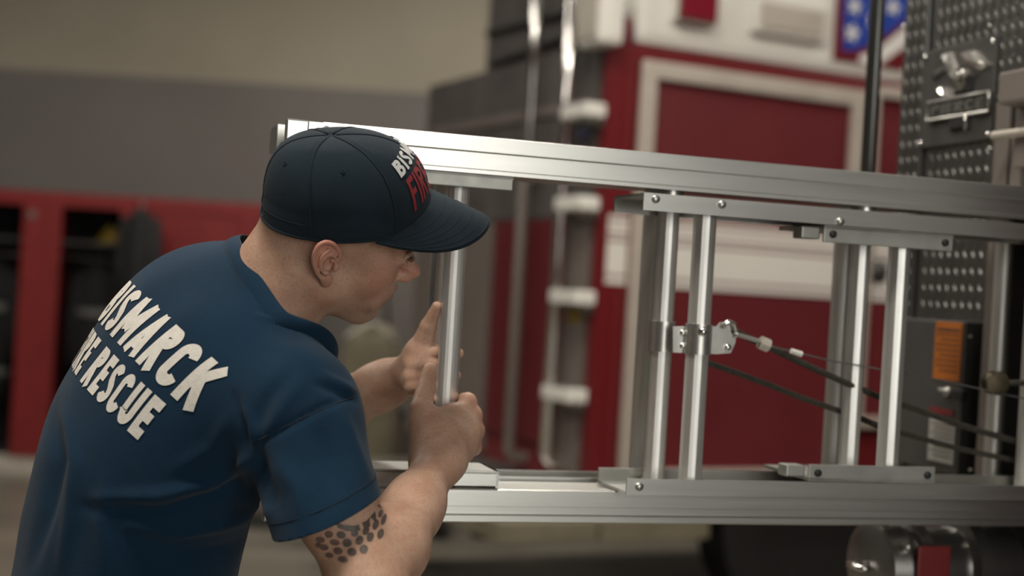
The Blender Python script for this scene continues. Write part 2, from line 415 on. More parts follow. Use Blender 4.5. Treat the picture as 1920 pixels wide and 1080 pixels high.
# ---- gear on the floor between the lockers and the far truck
def bag(x, y, z, sx, sy, sz, m, label, name='duffel_bag', cat='bag'):
    t = thing(name, label, cat, (x, y, z))
    bm = bmesh.new(); bmesh.ops.create_cube(bm, size=1); bmesh.ops.subdivide_edges(bm, edges=bm.edges[:], cuts=6, use_grid_fill=True)
    for v in bm.verts:
        p = v.co*2; l = (abs(p.x)**4+abs(p.y)**4+abs(p.z)**4)**.25; q = p/l
        wv = 1+.03*sin(9*p.x+5*p.z)+.02*sin(13*p.y)
        v.co = (q.x*sx/2*wv, q.y*sy/2*wv, q.z*sz/2+sz/2)
    me = bpy.data.meshes.new('bag_body'); bm.to_mesh(me); bm.free()
    mesh_obj('bag_body', me, m, t, True)
    MB().tube([(-sx*.25, 0, sz*.96), (-sx*.2, 0, sz*1.12), (sx*.2, 0, sz*1.12), (sx*.25, 0, sz*.96)], .012, 8).build('carry_handle', M['coat_black'], t, smooth=True)
    MB().tube([(-sx*.42, -sy*.30, sz*.93), (0, -sy*.33, sz*1.0), (sx*.42, -sy*.30, sz*.93)], .008, 6).build('zip', M['steel'], t)
gx = P(690, 600, 8.2)
# a taupe steel cabinet with gear on top
t = thing('storage_cabinet', 'low taupe storage cabinet behind the firefighter\'s forearms', 'cabinet', (P(665, 800, 8.6)[0], 8.6, 0))
MB().box((-.62, -.25, .08), (.62, .25, .72), .01).build('cabinet_body', M['taupe'], t)
for s in (-1, 1):
    d = MB().box((s*.01, -.27, .11), (s*.60, -.251, .69), .004).build('door', M['taupe'], t)
    MB().box((s*.05, -.29, .36), (s*.07, -.27, .46), .003).build('handle', M['steel'], d)
MB().box((-.58, -.22, 0), (.58, .22, .08)).build('plinth', M['dark'], t)
MB().box((-.64, -.27, .72), (.64, .26, .75), .006).build('cabinet_top', M['dark'], t)
bag(P(697, 660, 8.05)[0], 8.05, 0, .34, .28, 1.26, M['olive'], 'tall pale olive canvas kit bag standing behind the chin and hands')
bag(P(600, 660, 8.6)[0]-.22, 8.62, .751, .30, .28, .30, M['olive'], 'small olive canvas bag on the low cabinet, left of the pink bucket')
t = thing('helmet_bucket', 'pink plastic bucket on the olive bag behind the throat', 'bucket', (P(608, 625, 8.55)[0], 8.3, 0))
MB().lathe([(0, .12), (.28, .15), (.30, .158), (.30, .145), (.03, .11), (.03, 0.0)], (0, 0, 0), (0, 0, 1), 24).build('bucket_body', M['pink'], t, smooth=True)
MB().tube([(.15*cos(a), .0, .28+.12*sin(a)) for a in [pi*k/10 for k in range(11)]], .004, 6).build('bail_handle', M['steel'], t)
t.location = (P(612, 622, 8.42)[0], 8.38, 0.752); t.scale = (.62, .62, .62)
t.name = 'bucket'; t['label'] = 'small pink plastic bucket standing on the cabinet behind the throat'
# ================================================================== far fire truck (red, behind)
ox, oy = P(1122, 600, 6.0)[0], 6.0
TF = Frame(ox, oy, atan2(.443, .896))
truck = thing('fire_truck', 'red and white fire truck parked behind the ladders', 'fire truck', (ox, oy, 0), TF.ang)
TZ0 = 0.66; TZ1 = 3.3; TW = 1.95; TL = 6.2
def side(px, py, y=0): return TF.at_y(px, py, y)
def rear(px, py, x=0): return TF.at_x(px, py, x)
# body shell
z_up = side(1300, 98)[1]
MB().box((0, 0, TZ0), (TL, TW, z_up), .02).build('body', M['truck_red'], truck)
MB().box((side(1192, 60)[0], 0.0, z_up), (TL, rear(893, 60)[0]-.06, TZ1), .05).build('upper_body', M['truck_white'], truck)
MB().box((side(1150, 60)[0], -.006, z_up-.02), (side(1188, 60)[0], .30, side(1160, 25)[1]), .03).build('corner_pillar', M['truck_red'], truck)
# compartment doors with satin frames
def comp_door(x0, x1, z0, z1, fw=.075):
    d = MB().box((x0, -.022, z0), (x1, .0, z1), .004).build('compartment_door', M['truck_red_dull'], truck)
    for (a, b) in (((x0, z0), (x0+fw, z1)), ((x1-fw, z0), (x1, z1)), ((x0+fw, z1-fw), (x1-fw, z1)), ((x0+fw, z0), (x1-fw, z0+fw))):
        MB().box((a[0], -.05, a[1]), (b[0], -.022, b[1]), .008).build('frame', M['trim'], d)
xa = side(1186, 300)[0]; xb = side(1606, 300)[0]
zt = side(1190, 112)[1]; zb = side(1140, 885)[1]
comp_door(xa, xb, zb-.06, zt)
xc = side(1617, 300)[0]
ztc = side(1670, 168)[1]
comp_door(xc, xc+1.35, .95, ztc, .05)
# white belt stripe with fine lines, in three pieces over body and doors
zs1 = side(1350, 420)[1]; zs0 = side(1350, 545)[1]
st = MB()
for (a, b, y) in ((.02, xa, -.004), (xa+.075, xb-.075, -.028), (xb, xc, -.004), (xc+.075, xc+1.27, -.028), (xc+1.35, TL-.02, -.004)):
    st.box((a, y, zs0), (b, y+.004, zs1))
stripe = st.build_each('white_stripe', M['truck_white'], truck)
ln = MB()
for (a, b, y) in ((.02, xa, -.0055), (xa+.075, xb-.075, -.0295), (xc+.075, xc+1.27, -.0295)):
    for q in (.10, .62, .72, .9): ln.box((a, y, zs0+(zs1-zs0)*q), (b, y+.0015, zs0+(zs1-zs0)*q+.009))
ln.build_each('pinstripe', M['truck_red_dull'], stripe[2])
# chrome-bezelled red marker lamp
x0, z0 = side(1258, 40); x1, _ = side(1334, 42)
mk = MB().box((x0, -.05, z0), (x1, 0, z0+.16), .015).build('marker_lamp', M['chrome'], truck)
MB().box((x0+.012, -.066, z0+.012), (x1-.012, -.05, z0+.148), .012).build('red_lens', M['redlens'], mk)
# louvred rectangular scene light on the white body
x0, z0 = side(1403, 62); x1, z1 = side(1545, 8)
sl = MB().box((x0, -.04, z0), (x1, 0, z1), .02).build('scene_light', M['truck_white'], truck)
MB().box((x0+.03, -.048, z0+.025), (x1-.03, -.04, z1-.045), .006).build('lens', M['trim'], sl)
# flag panel on the upper body
fx0, fz0 = side(1560, 112); fx1 = fx0+1.45
fp = MB().box((fx0, -.012, fz0), (fx1, 0, TZ1-.05), .004).build('flag_panel', M['truck_red'], truck)
def pl(poly, y, name, m, par, th=.003):
    return MB().prism([(a, b) for a, b in poly], 'y', y, y+th).build(name, m, par)
def sp(px, py): return side(px, py, -.015)
pl([sp(1582, -60), sp(1581, 96), sp(1612, 92), sp(1660, 66), sp(1699, 38), sp(1720, -60)], -.016, 'blue_field', M['blue'], fp)
def star(cx, cz, r):
    return [(cx+(r if k % 2 == 0 else r*.42)*sin(pi*k/5+.15), cz+(r if k % 2 == 0 else r*.42)*cos(pi*k/5+.15)) for k in range(10)]
for (px, py, r) in ((1602, 12, .046), (1597, 62, .05), (1674, 14, .046), (1640, -22, .046), (1602, -38, .045), (1676, -40, .045), (1637, 38, .044)):
    c_ = sp(px, py); pl(star(c_[0], c_[1], r), -.019, 'star', M['white'], fp)
pl([sp(1648, 122), sp(1650, 90), sp(1700, 48), sp(1760, 20), sp(1760, 56), sp(1700, 84)], -.016, 'flag_stripe', M['white'], fp)
pl([sp(1612, 118), sp(1612, 104), sp(1640, 96), sp(1640, 122)], -.016, 'flag_stripe', M['white'], fp)
pl([sp(1690, 140), sp(1700, 122), sp(1790, 70), sp(1790, 100)], -.016, 'flag_stripe', M['white'], fp)
# small grey fittings in the gap near the second door
x_, z_ = side(1640, 510)
MB().lathe([(0, .06), (.03, .06), (.05, .03), (.06, 0)], (x_, 0, z_), (0, -1, 0), 20).build('fuel_cap', M['dark'], truck, smooth=True)
# undercarriage and wheel
wx, wz = side(1490, 1085, .2)
MB().box((.5, .25, .40), (TL-.3, TW-.3, TZ0)).build('chassis', M['black'], truck)
def wheel(x, par):
    wl = MB().lathe([(0, .30), (.0, .44), (.03, .49), (.25, .49), (.28, .44), (.28, .3)], (x, .08, .49), (0, 1, 0), 48).build('tire', M['black'], par, auto=40)
    MB().lathe([(0, .0), (0.0, .10), (.04, .12), (.06, .22), (.0, .29), (-.004, .30), (.02, .305)], (x, .09, .49), (0, 1, 0), 32).build('rim', M['steel'], wl, auto=40)
wheel(wx, truck)
wheel(wx+3.4, truck)
MB().box((wx+.68, .03, .42), (TL-.4, .2, TZ0), .01).build('running_board', M['dark'], truck)
MB().box((.06, -.03, P(1100, 1032, 5.8)[2]), (wx-.66, .2, P(1100, 988, 5.8)[2]), .01).build('running_board', M['tailboard'], truck)
# ---- rear face
y_hi = rear(893, 60)[0]
MB().box((.06, .36, z_up-.05), (1.9, y_hi, TZ1), .02).build('hose_bed', M['hose_grey'], truck)
ydo, zdo = rear(1112, 420)
MB().box((-.02, .0, TZ0-.02), (.0, .05, z_up)).build('corner_trim', M['truck_red'], truck)
zm = rear(1000, 415)[1]
MB().box((-.03, .07, .72), (0, rear(1066, 600)[0], zm), .004).build('rear_panel', M['taupe'], truck)
y0d, y1d = rear(1060, 600)[0], rear(925, 600)[0]
rd = MB().box((-.015, y0d, .80), (0, y1d, zm)).build('rear_door', M['truck_red_dull'], truck)
k = 0
while .82+k*.05+.044 < zm:
    MB().box((-.028, y0d+.02, .82+k*.05), (-.015, y1d-.02, .864+k*.05), .004).build('slat', M['truck_red_dull'], rd); k += 1
MB().box((-.05, y1d+.01, .70), (0, TW-.01, zm), .006).build('rear_panel', M['taupe'], truck)
MB().box((-.03, .07, zm+.005), (0, TW-.01, z_up), .006).build('upper_rear_panel', M['hose_grey'], truck)
for q in (.3, .62):
    MB().box((-.045, .12, zm+(z_up-zm)*q), (-.03, TW-.1, zm+(z_up-zm)*q+.05), .006).build('cross_rail', M['taupe'], truck)
# folding steps
for k, (px, py, wpx) in enumerate(((1094, 208, 88), (1082, 383, 88), (1073, 560, 90), (1058, 744, 90))):
    ya, z = rear(px+wpx/2, py, -.03); yb, _ = rear(px-wpx/2, py, -.13)
    s = MB().box((-.13, ya, z-.030), (-.03, yb, z+.030), .012).build('folding_step', M['truck_white'], truck)
    mb = MB()
    for q in range(5): mb.box((-.122+q*.018, ya+.02, z+.030), (-.114+q*.018, yb-.02, z+.034))
    mb.build_each('tread_bar', M['steel'], s)
    MB().box((-.035, ya+.04, z-.06), (-.0, yb-.04, z-.028), .004).build('bracket', M['steel'], s)
# vertical grab rails with standoffs
for (px0, px1, py0, py1, r) in ((1006, 992, -60, 330, .024), (1066, 1035, -60, 870, .028), (975, 962, 300, 860, .026)):
    a = rear(px0, py0, -.09); b = rear(px1, py1, -.09)
    yy = (a[0]+b[0])/2
    g = MB().tube([(0, yy, a[1]), (-.07, yy, a[1]), (-.09, yy, a[1]-.03), (-.09, yy, b[1]+.03), (-.07, yy, b[1]), (0, yy, b[1])], r, 14).build('grab_rail', M['chrome'] if py0 < 0 else M['taupe'], truck, auto=50)
# white flood light at the corner above the steps, round blue badge, yellow sticker
ya, za = rear(1140, 82, -.08); yb, zb2 = rear(1098, 0, -.08)
fl = MB().box((-.12, ya, za), (0, yb, za+.30), .03).build('flood_light', M['truck_white'], truck)
MB().box((-.13, ya+.02, za+.03), (-.12, yb-.02, za+.26), .01).build('lens', M['trim'], fl)
yc, zc = rear(1098, 250, -.04)
MB().lathe([(0, .035), (.03, .035), (.035, .0)], (-.03, yc, zc), (-1, 0, 0), 20).build('reflector', mat('slate_reflector', (.05, .06, .12), .3), truck, smooth=True)
yc, zc = rear(1078, 590, -.03)
MB().box((-.035, yc-.05, zc-.035), (-.03, yc+.05, zc+.03), .002).build('warning_sticker', M['yellow'], truck)
# brackets / webbing on the hose bed
for (pa, pb) in (((900, 60), (1050, 20)), ((905, 120), (1040, 70)), ((915, 190), (1045, 150))):
    a = rear(*pa, -.0); b = rear(*pb, -.0)
    MB().tube([(.045, a[0], a[1]), (.045, b[0], b[1])], .018, 8).build('webbing_strap', M['black'], truck)
# tailboard
zb3 = P(1100, 990, 5.8)[2]; zb4 = P(1100, 1030, 5.8)[2]
MB().box((-.42, -.02, zb4), (0.05, TW+.02, zb3), .01).build('tailboard', M['tailboard'], truck)
MB().box((-.40, .1, zb3), (0.0, TW-.1, zb3+.012)).build('tread_plate', M['steel'], truck)
for yy in (.3, TW-.3): MB().box((-.38, yy-.04, .42), (.6, yy+.04, zb4+.01)).build('tailboard_bracket', M['black'], truck)

# ================================================================== ladder frame
LF = Frame(P(850, 560, 2.0)[0], 2.0, atan2(.297, .955))
# ================================================================== near fire truck: the rear face at the right edge of the photo
YJ = .135                                    # bay's left jamb
# find the rear-face plane: ray 1905 meets y = YJ
SX = LF.at_y(1903, 560, YJ)[0]
yl_edge = LF.at_x(1690, 300, SX)[0]
near = thing('fire_truck', 'fire truck with diamond plate rear face at the right edge of the picture', 'fire truck', tuple(LF.o), LF.ang)
def face(px, py, x=0): return LF.at_x(px, py, SX-x)
BZ0, BZ1 = 0.98, 1.86                        # ladder bay
YN = -1.25
# body shell around the bay
MB().box((SX+.01, YJ+.03, .55), (SX+5.2, yl_edge, 3.1)).build('body_side', M['truck_red'], near)
MB().box((SX+.01, YN, BZ1+.02), (SX+5.2, YJ+.03, 3.1)).build('upper_body', M['truck_red'], near)
MB().box((SX+.01, YN, .55), (SX+5.2, YJ+.03, BZ0-.10)).build('lower_body', M['truck_red'], near)
MB().box((SX+.01, YN, BZ0-.10), (SX+5.2, -.42, BZ1+.02)).build('body_side', M['truck_red'], near)
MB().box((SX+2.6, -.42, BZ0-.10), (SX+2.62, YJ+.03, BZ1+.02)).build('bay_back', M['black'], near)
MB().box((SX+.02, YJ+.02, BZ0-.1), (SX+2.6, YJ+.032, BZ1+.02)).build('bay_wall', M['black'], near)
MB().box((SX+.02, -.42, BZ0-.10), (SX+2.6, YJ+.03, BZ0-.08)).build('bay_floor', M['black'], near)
for (x, y) in ((SX+1.5, yl_edge-.35), (SX+1.5, YN+.05), (SX+4.2, yl_edge-.35), (SX+4.2, YN+.05)):
    wl = MB().lathe([(0, .30), (.0, .46), (.03, .50), (.27, .50), (.30, .46), (.30, .3)], (x, y, .50), (0, 1, 0), 40).build('tire', M['black'], near, auto=40)
    MB().lathe([(.0, .0), (.0, .30), (.02, .32), (.28, .32), (.30, .3), (.30, 0)], (x, y, .50), (0, 1, 0), 24).build('rim', M['steel'], wl, auto=40)
# diamond plate rear panels: narrow corner panel and main panel with a fold between
yf = face(1737, 300)[0]
pan = []
pan.append(MB().box((SX-.010, yf+.006, .55), (SX+.01, yl_edge, 3.1), .003).build('corner_panel', M['dia'], near))
pan.append(MB().box((SX-.006, YJ, .55), (SX+.01, yf-.006, 3.1)).build('main_panel', M['dia'], near))
MB().box((SX-.001, yf-.006, .55), (SX+.009, yf+.006, 3.1)).build('panel_joint', M['black'], near)
MB().box((SX-.006, YN, .55), (SX+.01, YJ, BZ0-.02)).build('main_panel', M['dia'], near)
MB().box((SX-.006, YN, BZ1), (SX+.01, YJ, 3.1)).build('main_panel', M['dia'], near)
MB().box((SX-.006, YN, BZ0-.02), (SX+.01, -.42, BZ1)).build('main_panel', M['dia'], near)
# raised lozenge treads (alternating directions)
def treads(y0, y1, z0, z1, x, name, par, skip=()):
    mb = MB(); st = .0245; j = 0; z = z0+st/2
    while z < z1-.008:
        i = 0; y = y0+st/2+(0 if j % 2 else st/2)
        while y < y1-.008:
            if not any(a <= y <= b and c <= z <= d for a, b, c, d in skip):
                a = radians(58 if j % 2 else -58); ca, sa = cos(a), sin(a); L, W_, H = .0105, .0036, .0024
                vs = [(x, y+ca*L, z+sa*L), (x, y-sa*W_, z+ca*W_), (x, y-ca*L, z-sa*L), (x, y+sa*W_, z-ca*W_),
                      (x-H, y+ca*L*.45, z+sa*L*.45), (x-H, y-ca*L*.45, z-sa*L*.45)]
                mb.add(vs, [(0, 1, 4), (1, 2, 5), (1, 5, 4), (2, 3, 5), (3, 0, 4), (3, 4, 5)])
            y += st
        z += st/2*1.25; j += 1
    o = mb.build(name, M['dia'], par); o['kind'] = 'stuff'; return o
ex0, ez1 = face(1742, 100); ex1, ez0 = face(1868, 262)
bx0, bz1 = face(1722, 597); bx1, bz0 = face(1832, 893)
SK = [(min(ex0, ex1), max(ex0, ex1), ez0, ez1), (min(bx0, bx1)-.008, max(bx0, bx1)+.008, bz0-.01, bz1+.01)]
treads(yf+.008, yl_edge, .60, 2.5, SX-.010, 'treads', pan[0])
treads(YJ+.006, yf-.008, .60, 2.5, SX-.006, 'treads', pan[1], SK)
treads(-.5, YJ, BZ1+.01, 2.5, SX-.006, 'treads', pan[1])
treads(-.7, YJ, .60, BZ0-.03, SX-.006, 'treads', pan[1])
# panel rivets
mb = MB()
for py in (50, 280, 440, 505, 560, 700, 900):
    for px in (1700, 1862):
        y, z = face(px, py); mb.lathe([(0, .005), (.003, .004), (.004, 0)], (SX-.006, y, z), (-1, 0, 0), 8)
rv = mb.build('rivets', M['steel'], near, smooth=True); rv['kind'] = 'stuff'
# bay jamb: light grey upright and its gasket
MB().box((SX-.035, YJ-.004, BZ0-.02), (SX+.02, YJ+.036, BZ1+.01), .003).build('bay_jamb', M['taupe'], near)
MB().box((SX-.03, YJ-.012, BZ0-.02), (SX+.02, YJ-.004, BZ1+.01)).build('gasket', M['black'], near)
jz0 = face(1890, 345)[1]
# emblem plate: recessed dark plate with four screws, chrome winged arrow emblem and name badge
ya, yb = sorted((ex0, ex1))
ep = MB().box((SX-.012, ya, ez0), (SX-.004, yb, ez1), .002).build('emblem_plate', M['greybox'], near)
mb = MB()
for (y, z) in ((ya+.008, ez0+.01), (yb-.008, ez0+.01), (ya+.008, ez1-.01), (yb-.008, ez1-.01)):
    mb.lathe([(0, .005), (.003, .005), (.0045, .001)], (SX-.012, y, z), (-1, 0, 0), 10)
mb.build_each('slotted_head', M['chrome'], ep, smooth=True)
def fpoly(pts, x0, x1, name, m, par, bulge=0):
    q = [face(px, py, .014) for px, py in pts]
    cy = sum(a for a, b in q)/len(q); cz = sum(b for a, b in q)/len(q)
    vs = [(x0, a, b) for a, b in q] + [(x1, cy+(a-cy)*.72, cz+(b-cz)*.72) for a, b in q] + [(x1-bulge, cy, cz)]
    n = len(q)
    fs = [(i, (i+1) % n, n+(i+1) % n, n+i) for i in range(n)] + [(n+i, n+(i+1) % n, 2*n) for i in range(n)] + [tuple(range(n))[::-1]]
    return MB().add(vs, fs).build(name, m, par)
X0 = SX-.0115
em = MB().lathe([(0, .018), (.005, .018), (.008, .014), (.008, .010), (.004, .008)], (X0, *face(1802, 150, .014)), (-1, 0, 0), 24).build('emblem', M['chrome'], near, auto=40)
fpoly([(1768, 100), (1784, 96), (1795, 128), (1788, 150), (1776, 122)], X0, SX-.022, 'emblem_feather', M['emblem'], em, .004)
fpoly([(1803, 98), (1826, 92), (1852, 124), (1838, 133), (1815, 122)], X0, SX-.024, 'emblem_feather', M['emblem'], em, .005)
fpoly([(1815, 96), (1835, 96), (1858, 122), (1830, 128)], X0, SX-.020, 'emblem_feather', M['emblem'], em, .006)
fpoly([(1742, 142), (1776, 118), (1780, 130), (1750, 152)], X0, SX-.016, 'emblem_shaft', M['greybox'], em, .001)
fpoly([(1760, 162), (1772, 163), (1776, 182), (1764, 176)], X0, SX-.022, 'emblem_tip', M['emblem'], em, .004)
fpoly([(1815, 128), (1822, 138), (1812, 152), (1806, 140)], X0, SX-.022, 'emblem_tip', M['emblem'], em, .004)
fpoly([(1782, 150), (1830, 140), (1826, 172), (1784, 180)], X0, SX-.015, 'emblem_base', M['black'], em, .001)
y0_, zb0 = face(1740, 222, .016); y1_, zb1 = face(1857, 172, .016)
zc0 = (face(1740, 222, .016)[1]+face(1740, 188, .016)[1])/2
badge = MB()
yL, yR = max(y0_, y1_), min(y0_, y1_)
zlo, zhi = face(1857, 208, .016)[1], face(1857, 172, .016)[1]
badge.box((SX-.017, yR, zlo), (SX-.012, yL, zhi), .002)
bd = badge.build('name_badge', M['greybox'], near)
mb = MB(); r_ = .0028
mb.tube([(SX-.018, yR, zlo), (SX-.018, yL, zlo), (SX-.018, yL, zhi), (SX-.018, yR, zhi), (SX-.018, yR, zlo)], r_, 8)
mb.build('badge_rim', M['steel'], bd, smooth=True)
V, F, Wt = text_mesh('PIERCE', t=.17, gap=.16, step=.2)
Hh = (zhi-zlo)*.56; kx = (yL-yR)*.84/Wt
mb = MB(); mb.add([(SX-.0195, yL-(yL-yR)*.08-x*kx, zlo+(zhi-zlo)*.22+y*Hh) for x, y in V], F)
mb.build('lettering', M['steel'], bd)
# folding foot plate below badge
fpoly([(1776, 222), (1822, 212), (1820, 240), (1780, 247)], X0, SX-.02, 'badge_socket', M['black'], near)
MB().tube([(X0-.006, *face(1806, 212, .02)), (X0-.010, *face(1812, 226, .02)), (X0-.006, *face(1808, 244, .02))], .003, 8).build('socket_lip', M['chrome'], near, smooth=True)
# control cabinet with labels
ya, yb = sorted((bx0, bx1))
cb = MB().box((SX-.045, ya, bz0), (SX-.004, yb, bz1), .004).build('control_box', M['greybox'], near)
XC = .045
def cface(px, py): return LF.at_x(px, py, SX-XC)
def label(a, b, name, m, th=.002):
    (y0, z1), (y1, z0) = cface(*a), cface(*b)
    return MB().box((SX-XC-th, min(y0, y1), z0), (SX-XC, max(y0, y1), z1)).build(name, m, cb), (min(y0, y1), max(y0, y1), z0, z1)
lb, (a0, a1, c0, c1) = label((1757, 602), (1800, 716), 'orange_label', M['orange'])
mb = MB()
for k in range(9):
    zz = c1-.012-(c1-c0-.02)*k/9; mb.box((SX-XC-.0027, a0+.006, zz-.0022-(.002 if k == 0 else 0)), (SX-XC-.002, a1-.006-(.012 if k % 3 == 2 else 0), zz))
mb.build('label_text', M['print'], lb)['kind'] = 'stuff'
lb['label'] = 'orange instruction label with dark text'
lb, (a0, a1, c0, c1) = label((1745, 782), (1788, 872), 'white_label', M['label_white'])
mb = MB()
for k in range(8):
    zz = c1-.008-(c1-c0-.012)*k/8; mb.box((SX-XC-.0027, a0+.005, zz-.0016), (SX-XC-.002, a1-.005-(.010 if k % 2 else 0), zz))
mb.build('label_text', M['print'], lb)['kind'] = 'stuff'
label((1745, 762), (1788, 781), 'red_label', M['label_red'])
y, z = cface(1779, 735)
MB().lathe([(0, .009), (.006, .009), (.007, .004), (.02, .003), (.022, 0)], (SX-XC, y, z), (-1, 0, .2), 14).build('toggle_switch', M['steel'], cb, smooth=True)
y, z = cface(1806, 742)
MB().box((SX-XC-.012, y-.012, z-.009), (SX-XC, y+.012, z+.009), .002).build('rocker_switch', M['black'], cb)
MB().box((SX-.05, ya-.014, bz0), (SX-.004, ya-.006, bz1), .002).build('box_hinge', M['dark'], cb)
mb = MB()
for py in (630, 880):
    y, z = cface(1820, py); mb.lathe([(0, .004), (.003, .003), (.004, 0)], (SX-XC, y, z), (-1, 0, 0), 8)
mb.build_each('slotted_head', M['chrome'], cb)
# latch block and roller bar at the top right
y, z0 = LF.at_x(1888, 200, SX-.08); _, z1 = LF.at_x(1888, 138, SX-.08)
MB().box((SX-.10, y-.20, z0), (SX, y, z1), .006).build('latch_block', M['taupe'], near)
MB().box((SX-.06, y-.035, z0-.10), (SX-.006, y+.004, z0), .003).build('latch_arm', M['taupe'], near)
y, z = LF.at_x(1872, 256, SX-.06)
MB().tube([(SX-.07, y, z), (SX-.07, y-.22, z)], .0075, 14).build('roller_bar', M['trim'], near, smooth=True)
MB().box((SX-.075, y-.20, z-.008), (SX, y-.18, z+.008)).build('bar_bracket', M['greybox'], near)
MB().box((SX-.04, y-.04, z-.14), (SX-.006, y-.008, z), .003).build('latch_arm', M['taupe'], near)
# pump inlet with capped coupling
IY, IZ = face(1668, 1062, .25)
IY, IZ = LF.at_x(1634, 1062, SX-.26)
inlet = MB().lathe([(-.008, .0), (-.008, .058), (.0, .074), (.035, .078), (.04, .070), (.052, .070), (.056, .080), (.075, .080), (.08, .066), (.15, .066), (.155, .084), (.18, .084), (.185, .07), (.25, .07)], (SX-.262, IY, IZ), (1, 0, 0), 48).build('pump_inlet', M['dull_chrome'], near, auto=35)
inlet['label'] = 'polished pump inlet with cap and lugs'
mb = MB()
for k in range(8):
    a = 2*pi*k/8+.2; c_, s_ = cos(a), sin(a)
    mb.box((0, 0, 0), (0, 0, 0)) if False else mb.lathe([(0, .009), (.012, .008), (.014, 0)], (SX-.24, IY+.076*c_, IZ+.076*s_), (0, c_, s_), 8)
mb.build_each('spanner_knob', M['steel'], inlet, smooth=True)
MB().tube([(SX-.275, IY-.02, IZ), (SX-.29, IY-.02, IZ), (SX-.29, IY+.02, IZ), (SX-.275, IY+.02, IZ)], .005, 8).build('cap_handle', M['chrome'], inlet, smooth=True)
MB().box((SX-.23, IY-.087, IZ-.03), (SX-.17, IY-.080, IZ+.05), .003).build('red_tag', M['locker_red'], inlet)
# handrail in front of the rear corner
a = P(1638, -80, 2.62); b = P(1629, 345, 2.62)
def toL(p):
    q = np.array(p)-LF.o; return (float(np.dot(q, LF.x)), float(np.dot(q, LF.y)), float(p[2]))
hx, hy, _ = toL(P(1634, 200, 2.62))
zt_ = 2.45
MB().tube([(SX, yl_edge-.03, zt_), (hx+.03, hy, zt_), (hx, hy, zt_-.03), (hx, hy, 1.70), (hx+.03, hy, 1.67), (SX, yl_edge-.03, 1.67)], .0135, 16).build('handrail', mat('worn_black_handrail', (.09, .09, .085), .28, .8), near, auto=50)
hr = MB()
for zz in (zt_, 1.67): hr.lathe([(0, .03), (.01, .03), (.015, .018)], (SX-.012, yl_edge-.03, zz), (-1, 0, 0), 16)
hr.build_each('handrail_flange', M['steel'], near, auto=40)

# ================================================================== ladders sliding out of the bay
s_end = SX+1.9
def lz(px, py, y): return LF.at_y(px, py, y)
def rail(mb, s0, s1, y0, y1, z0, z1, top=True):
    """channel rail: grooved front, lips; lip side away from the rungs is 'outer'"""
    h = z1-z0; g = .0035
    if top: prof = [(y0, z0), (y0, z0+.10*h), (y0+g, z0+.13*h), (y0+g, z0+.56*h), (y0+.4*g, z0+.60*h), (y0+.4*g, z1-.02*h), (y0+g, z1), (y1, z1), (y1, z0)]
    else:   prof = [(y0+.006, z0), (y0, z0+.05*h), (y0, z0+.22*h), (y0+.009, z0+.25*h), (y0+.009, z0+.46*h), (y0, z0+.50*h), (y0, z1-.03*h), (y0+g, z1), (y1, z1), (y1, z0)]
    return mb.prism(prof, 'x', s0, s1)
# --- front ladder -------------------------------------------------
lad = thing('extension_ladder', 'aluminium extension ladder on its side, nearest, gripped by the firefighter', 'ladder', tuple(LF.o), LF.ang)
YA = -.045
sL = lz(536, 250, YA)[0]
zt1 = (lz(900, 256, YA)[1]+lz(1380, 299, YA)[1])/2; zt0 = (lz(870, 325, YA)[1]+lz(1200, 349, YA)[1])/2
zb1_ = (lz(900, 916, YA)[1]+lz(1500, 928, YA)[1])/2; zb0_ = (lz(900, 981, YA)[1]+lz(1500, 985, YA)[1])/2
print('ladder z', zt1, zt0, zb1_, zb0_, 'sL', sL, 'SX', SX, 'edge', yl_edge)
zb1_ = lz(900, 917, YA)[1]; zb0_ = lz(900, 981, YA)[1]
sS = lz(606, 250, YA)[0]; eh = (zt1-lz(560, 266, YA)[1]) if False else .0315
rail(MB(), sS, s_end, YA, .035, zt0, zt1).build('rail', M['alu'], lad)
rail(MB(), sS, s_end, YA, .035, zb0_, zb1_, False).build('rail', M['alu'], lad)
for (za, zb_, zc_) in ((zt1-eh, zt1-.001, 1), (zb0_+.001, zb0_+eh, 0)):
    MB().box((sL+.028, YA+.001, za), (sS+.001, YA+.013, zb_)).build('rail_end', M['alu'], lad)
    MB().box((sL, YA-.002, za-.001), (sL+.030, YA+.014, zb_+.001), .002).build('rail_end_cap', M['alu'], lad)
mb = MB()
for (px, py) in ((612, 243), (596, 246)):
    s, z = lz(px, py, YA); mb.lathe([(0, .005), (.003, .005), (.004, .001)], (s, YA+.001, z), (0, -1, 0), 10)
mb.build_each('end_stud', M['steel'], lad)
RR = .0150
def rung(px, py, y, z0, z1, par, r=RR):
    s, _ = lz(px, py, y)
    n = 20; vs = []; fs = []
    for z in (z0, z1):
        for k in range(n):
            a = 2*pi*k/n; q = r*(1+.035*(1 if k % 2 else 0))
            vs.append((s+q*cos(a), y+q*sin(a), z))
    fs = [(k, (k+1) % n, n+(k+1) % n, n+k) for k in range(n)] + [tuple(range(n))[::-1], tuple(range(n, 2*n))]
    o = MB().add(vs, fs).build('rung', M['alu_rung'], par, smooth=False)
    mb = MB()
    for (z, dz) in ((z0, .012), (z1-.012, .012)): mb.lathe([(0, r*1.3), (dz, r*1.3), (dz, r)], (s, y, z), (0, 0, 1), 20)
    mb.build_each('rung_collar', M['alu'], o, auto=40)
    return s
sA = [rung(px, 600, 0, zb1_, zt0, lad) for px in (846, 1243, 1606)]
sp_ = (sA[2]-sA[0])/2
for k in (3, 4, 5): rung_s = sA[0]+sp_*k; MB().tube([(rung_s, 0, zb1_), (rung_s, 0, zt0)], RR, 16).build('rung', M['alu_rung'], lad, auto=40)
s_first = sA[0]-sp_
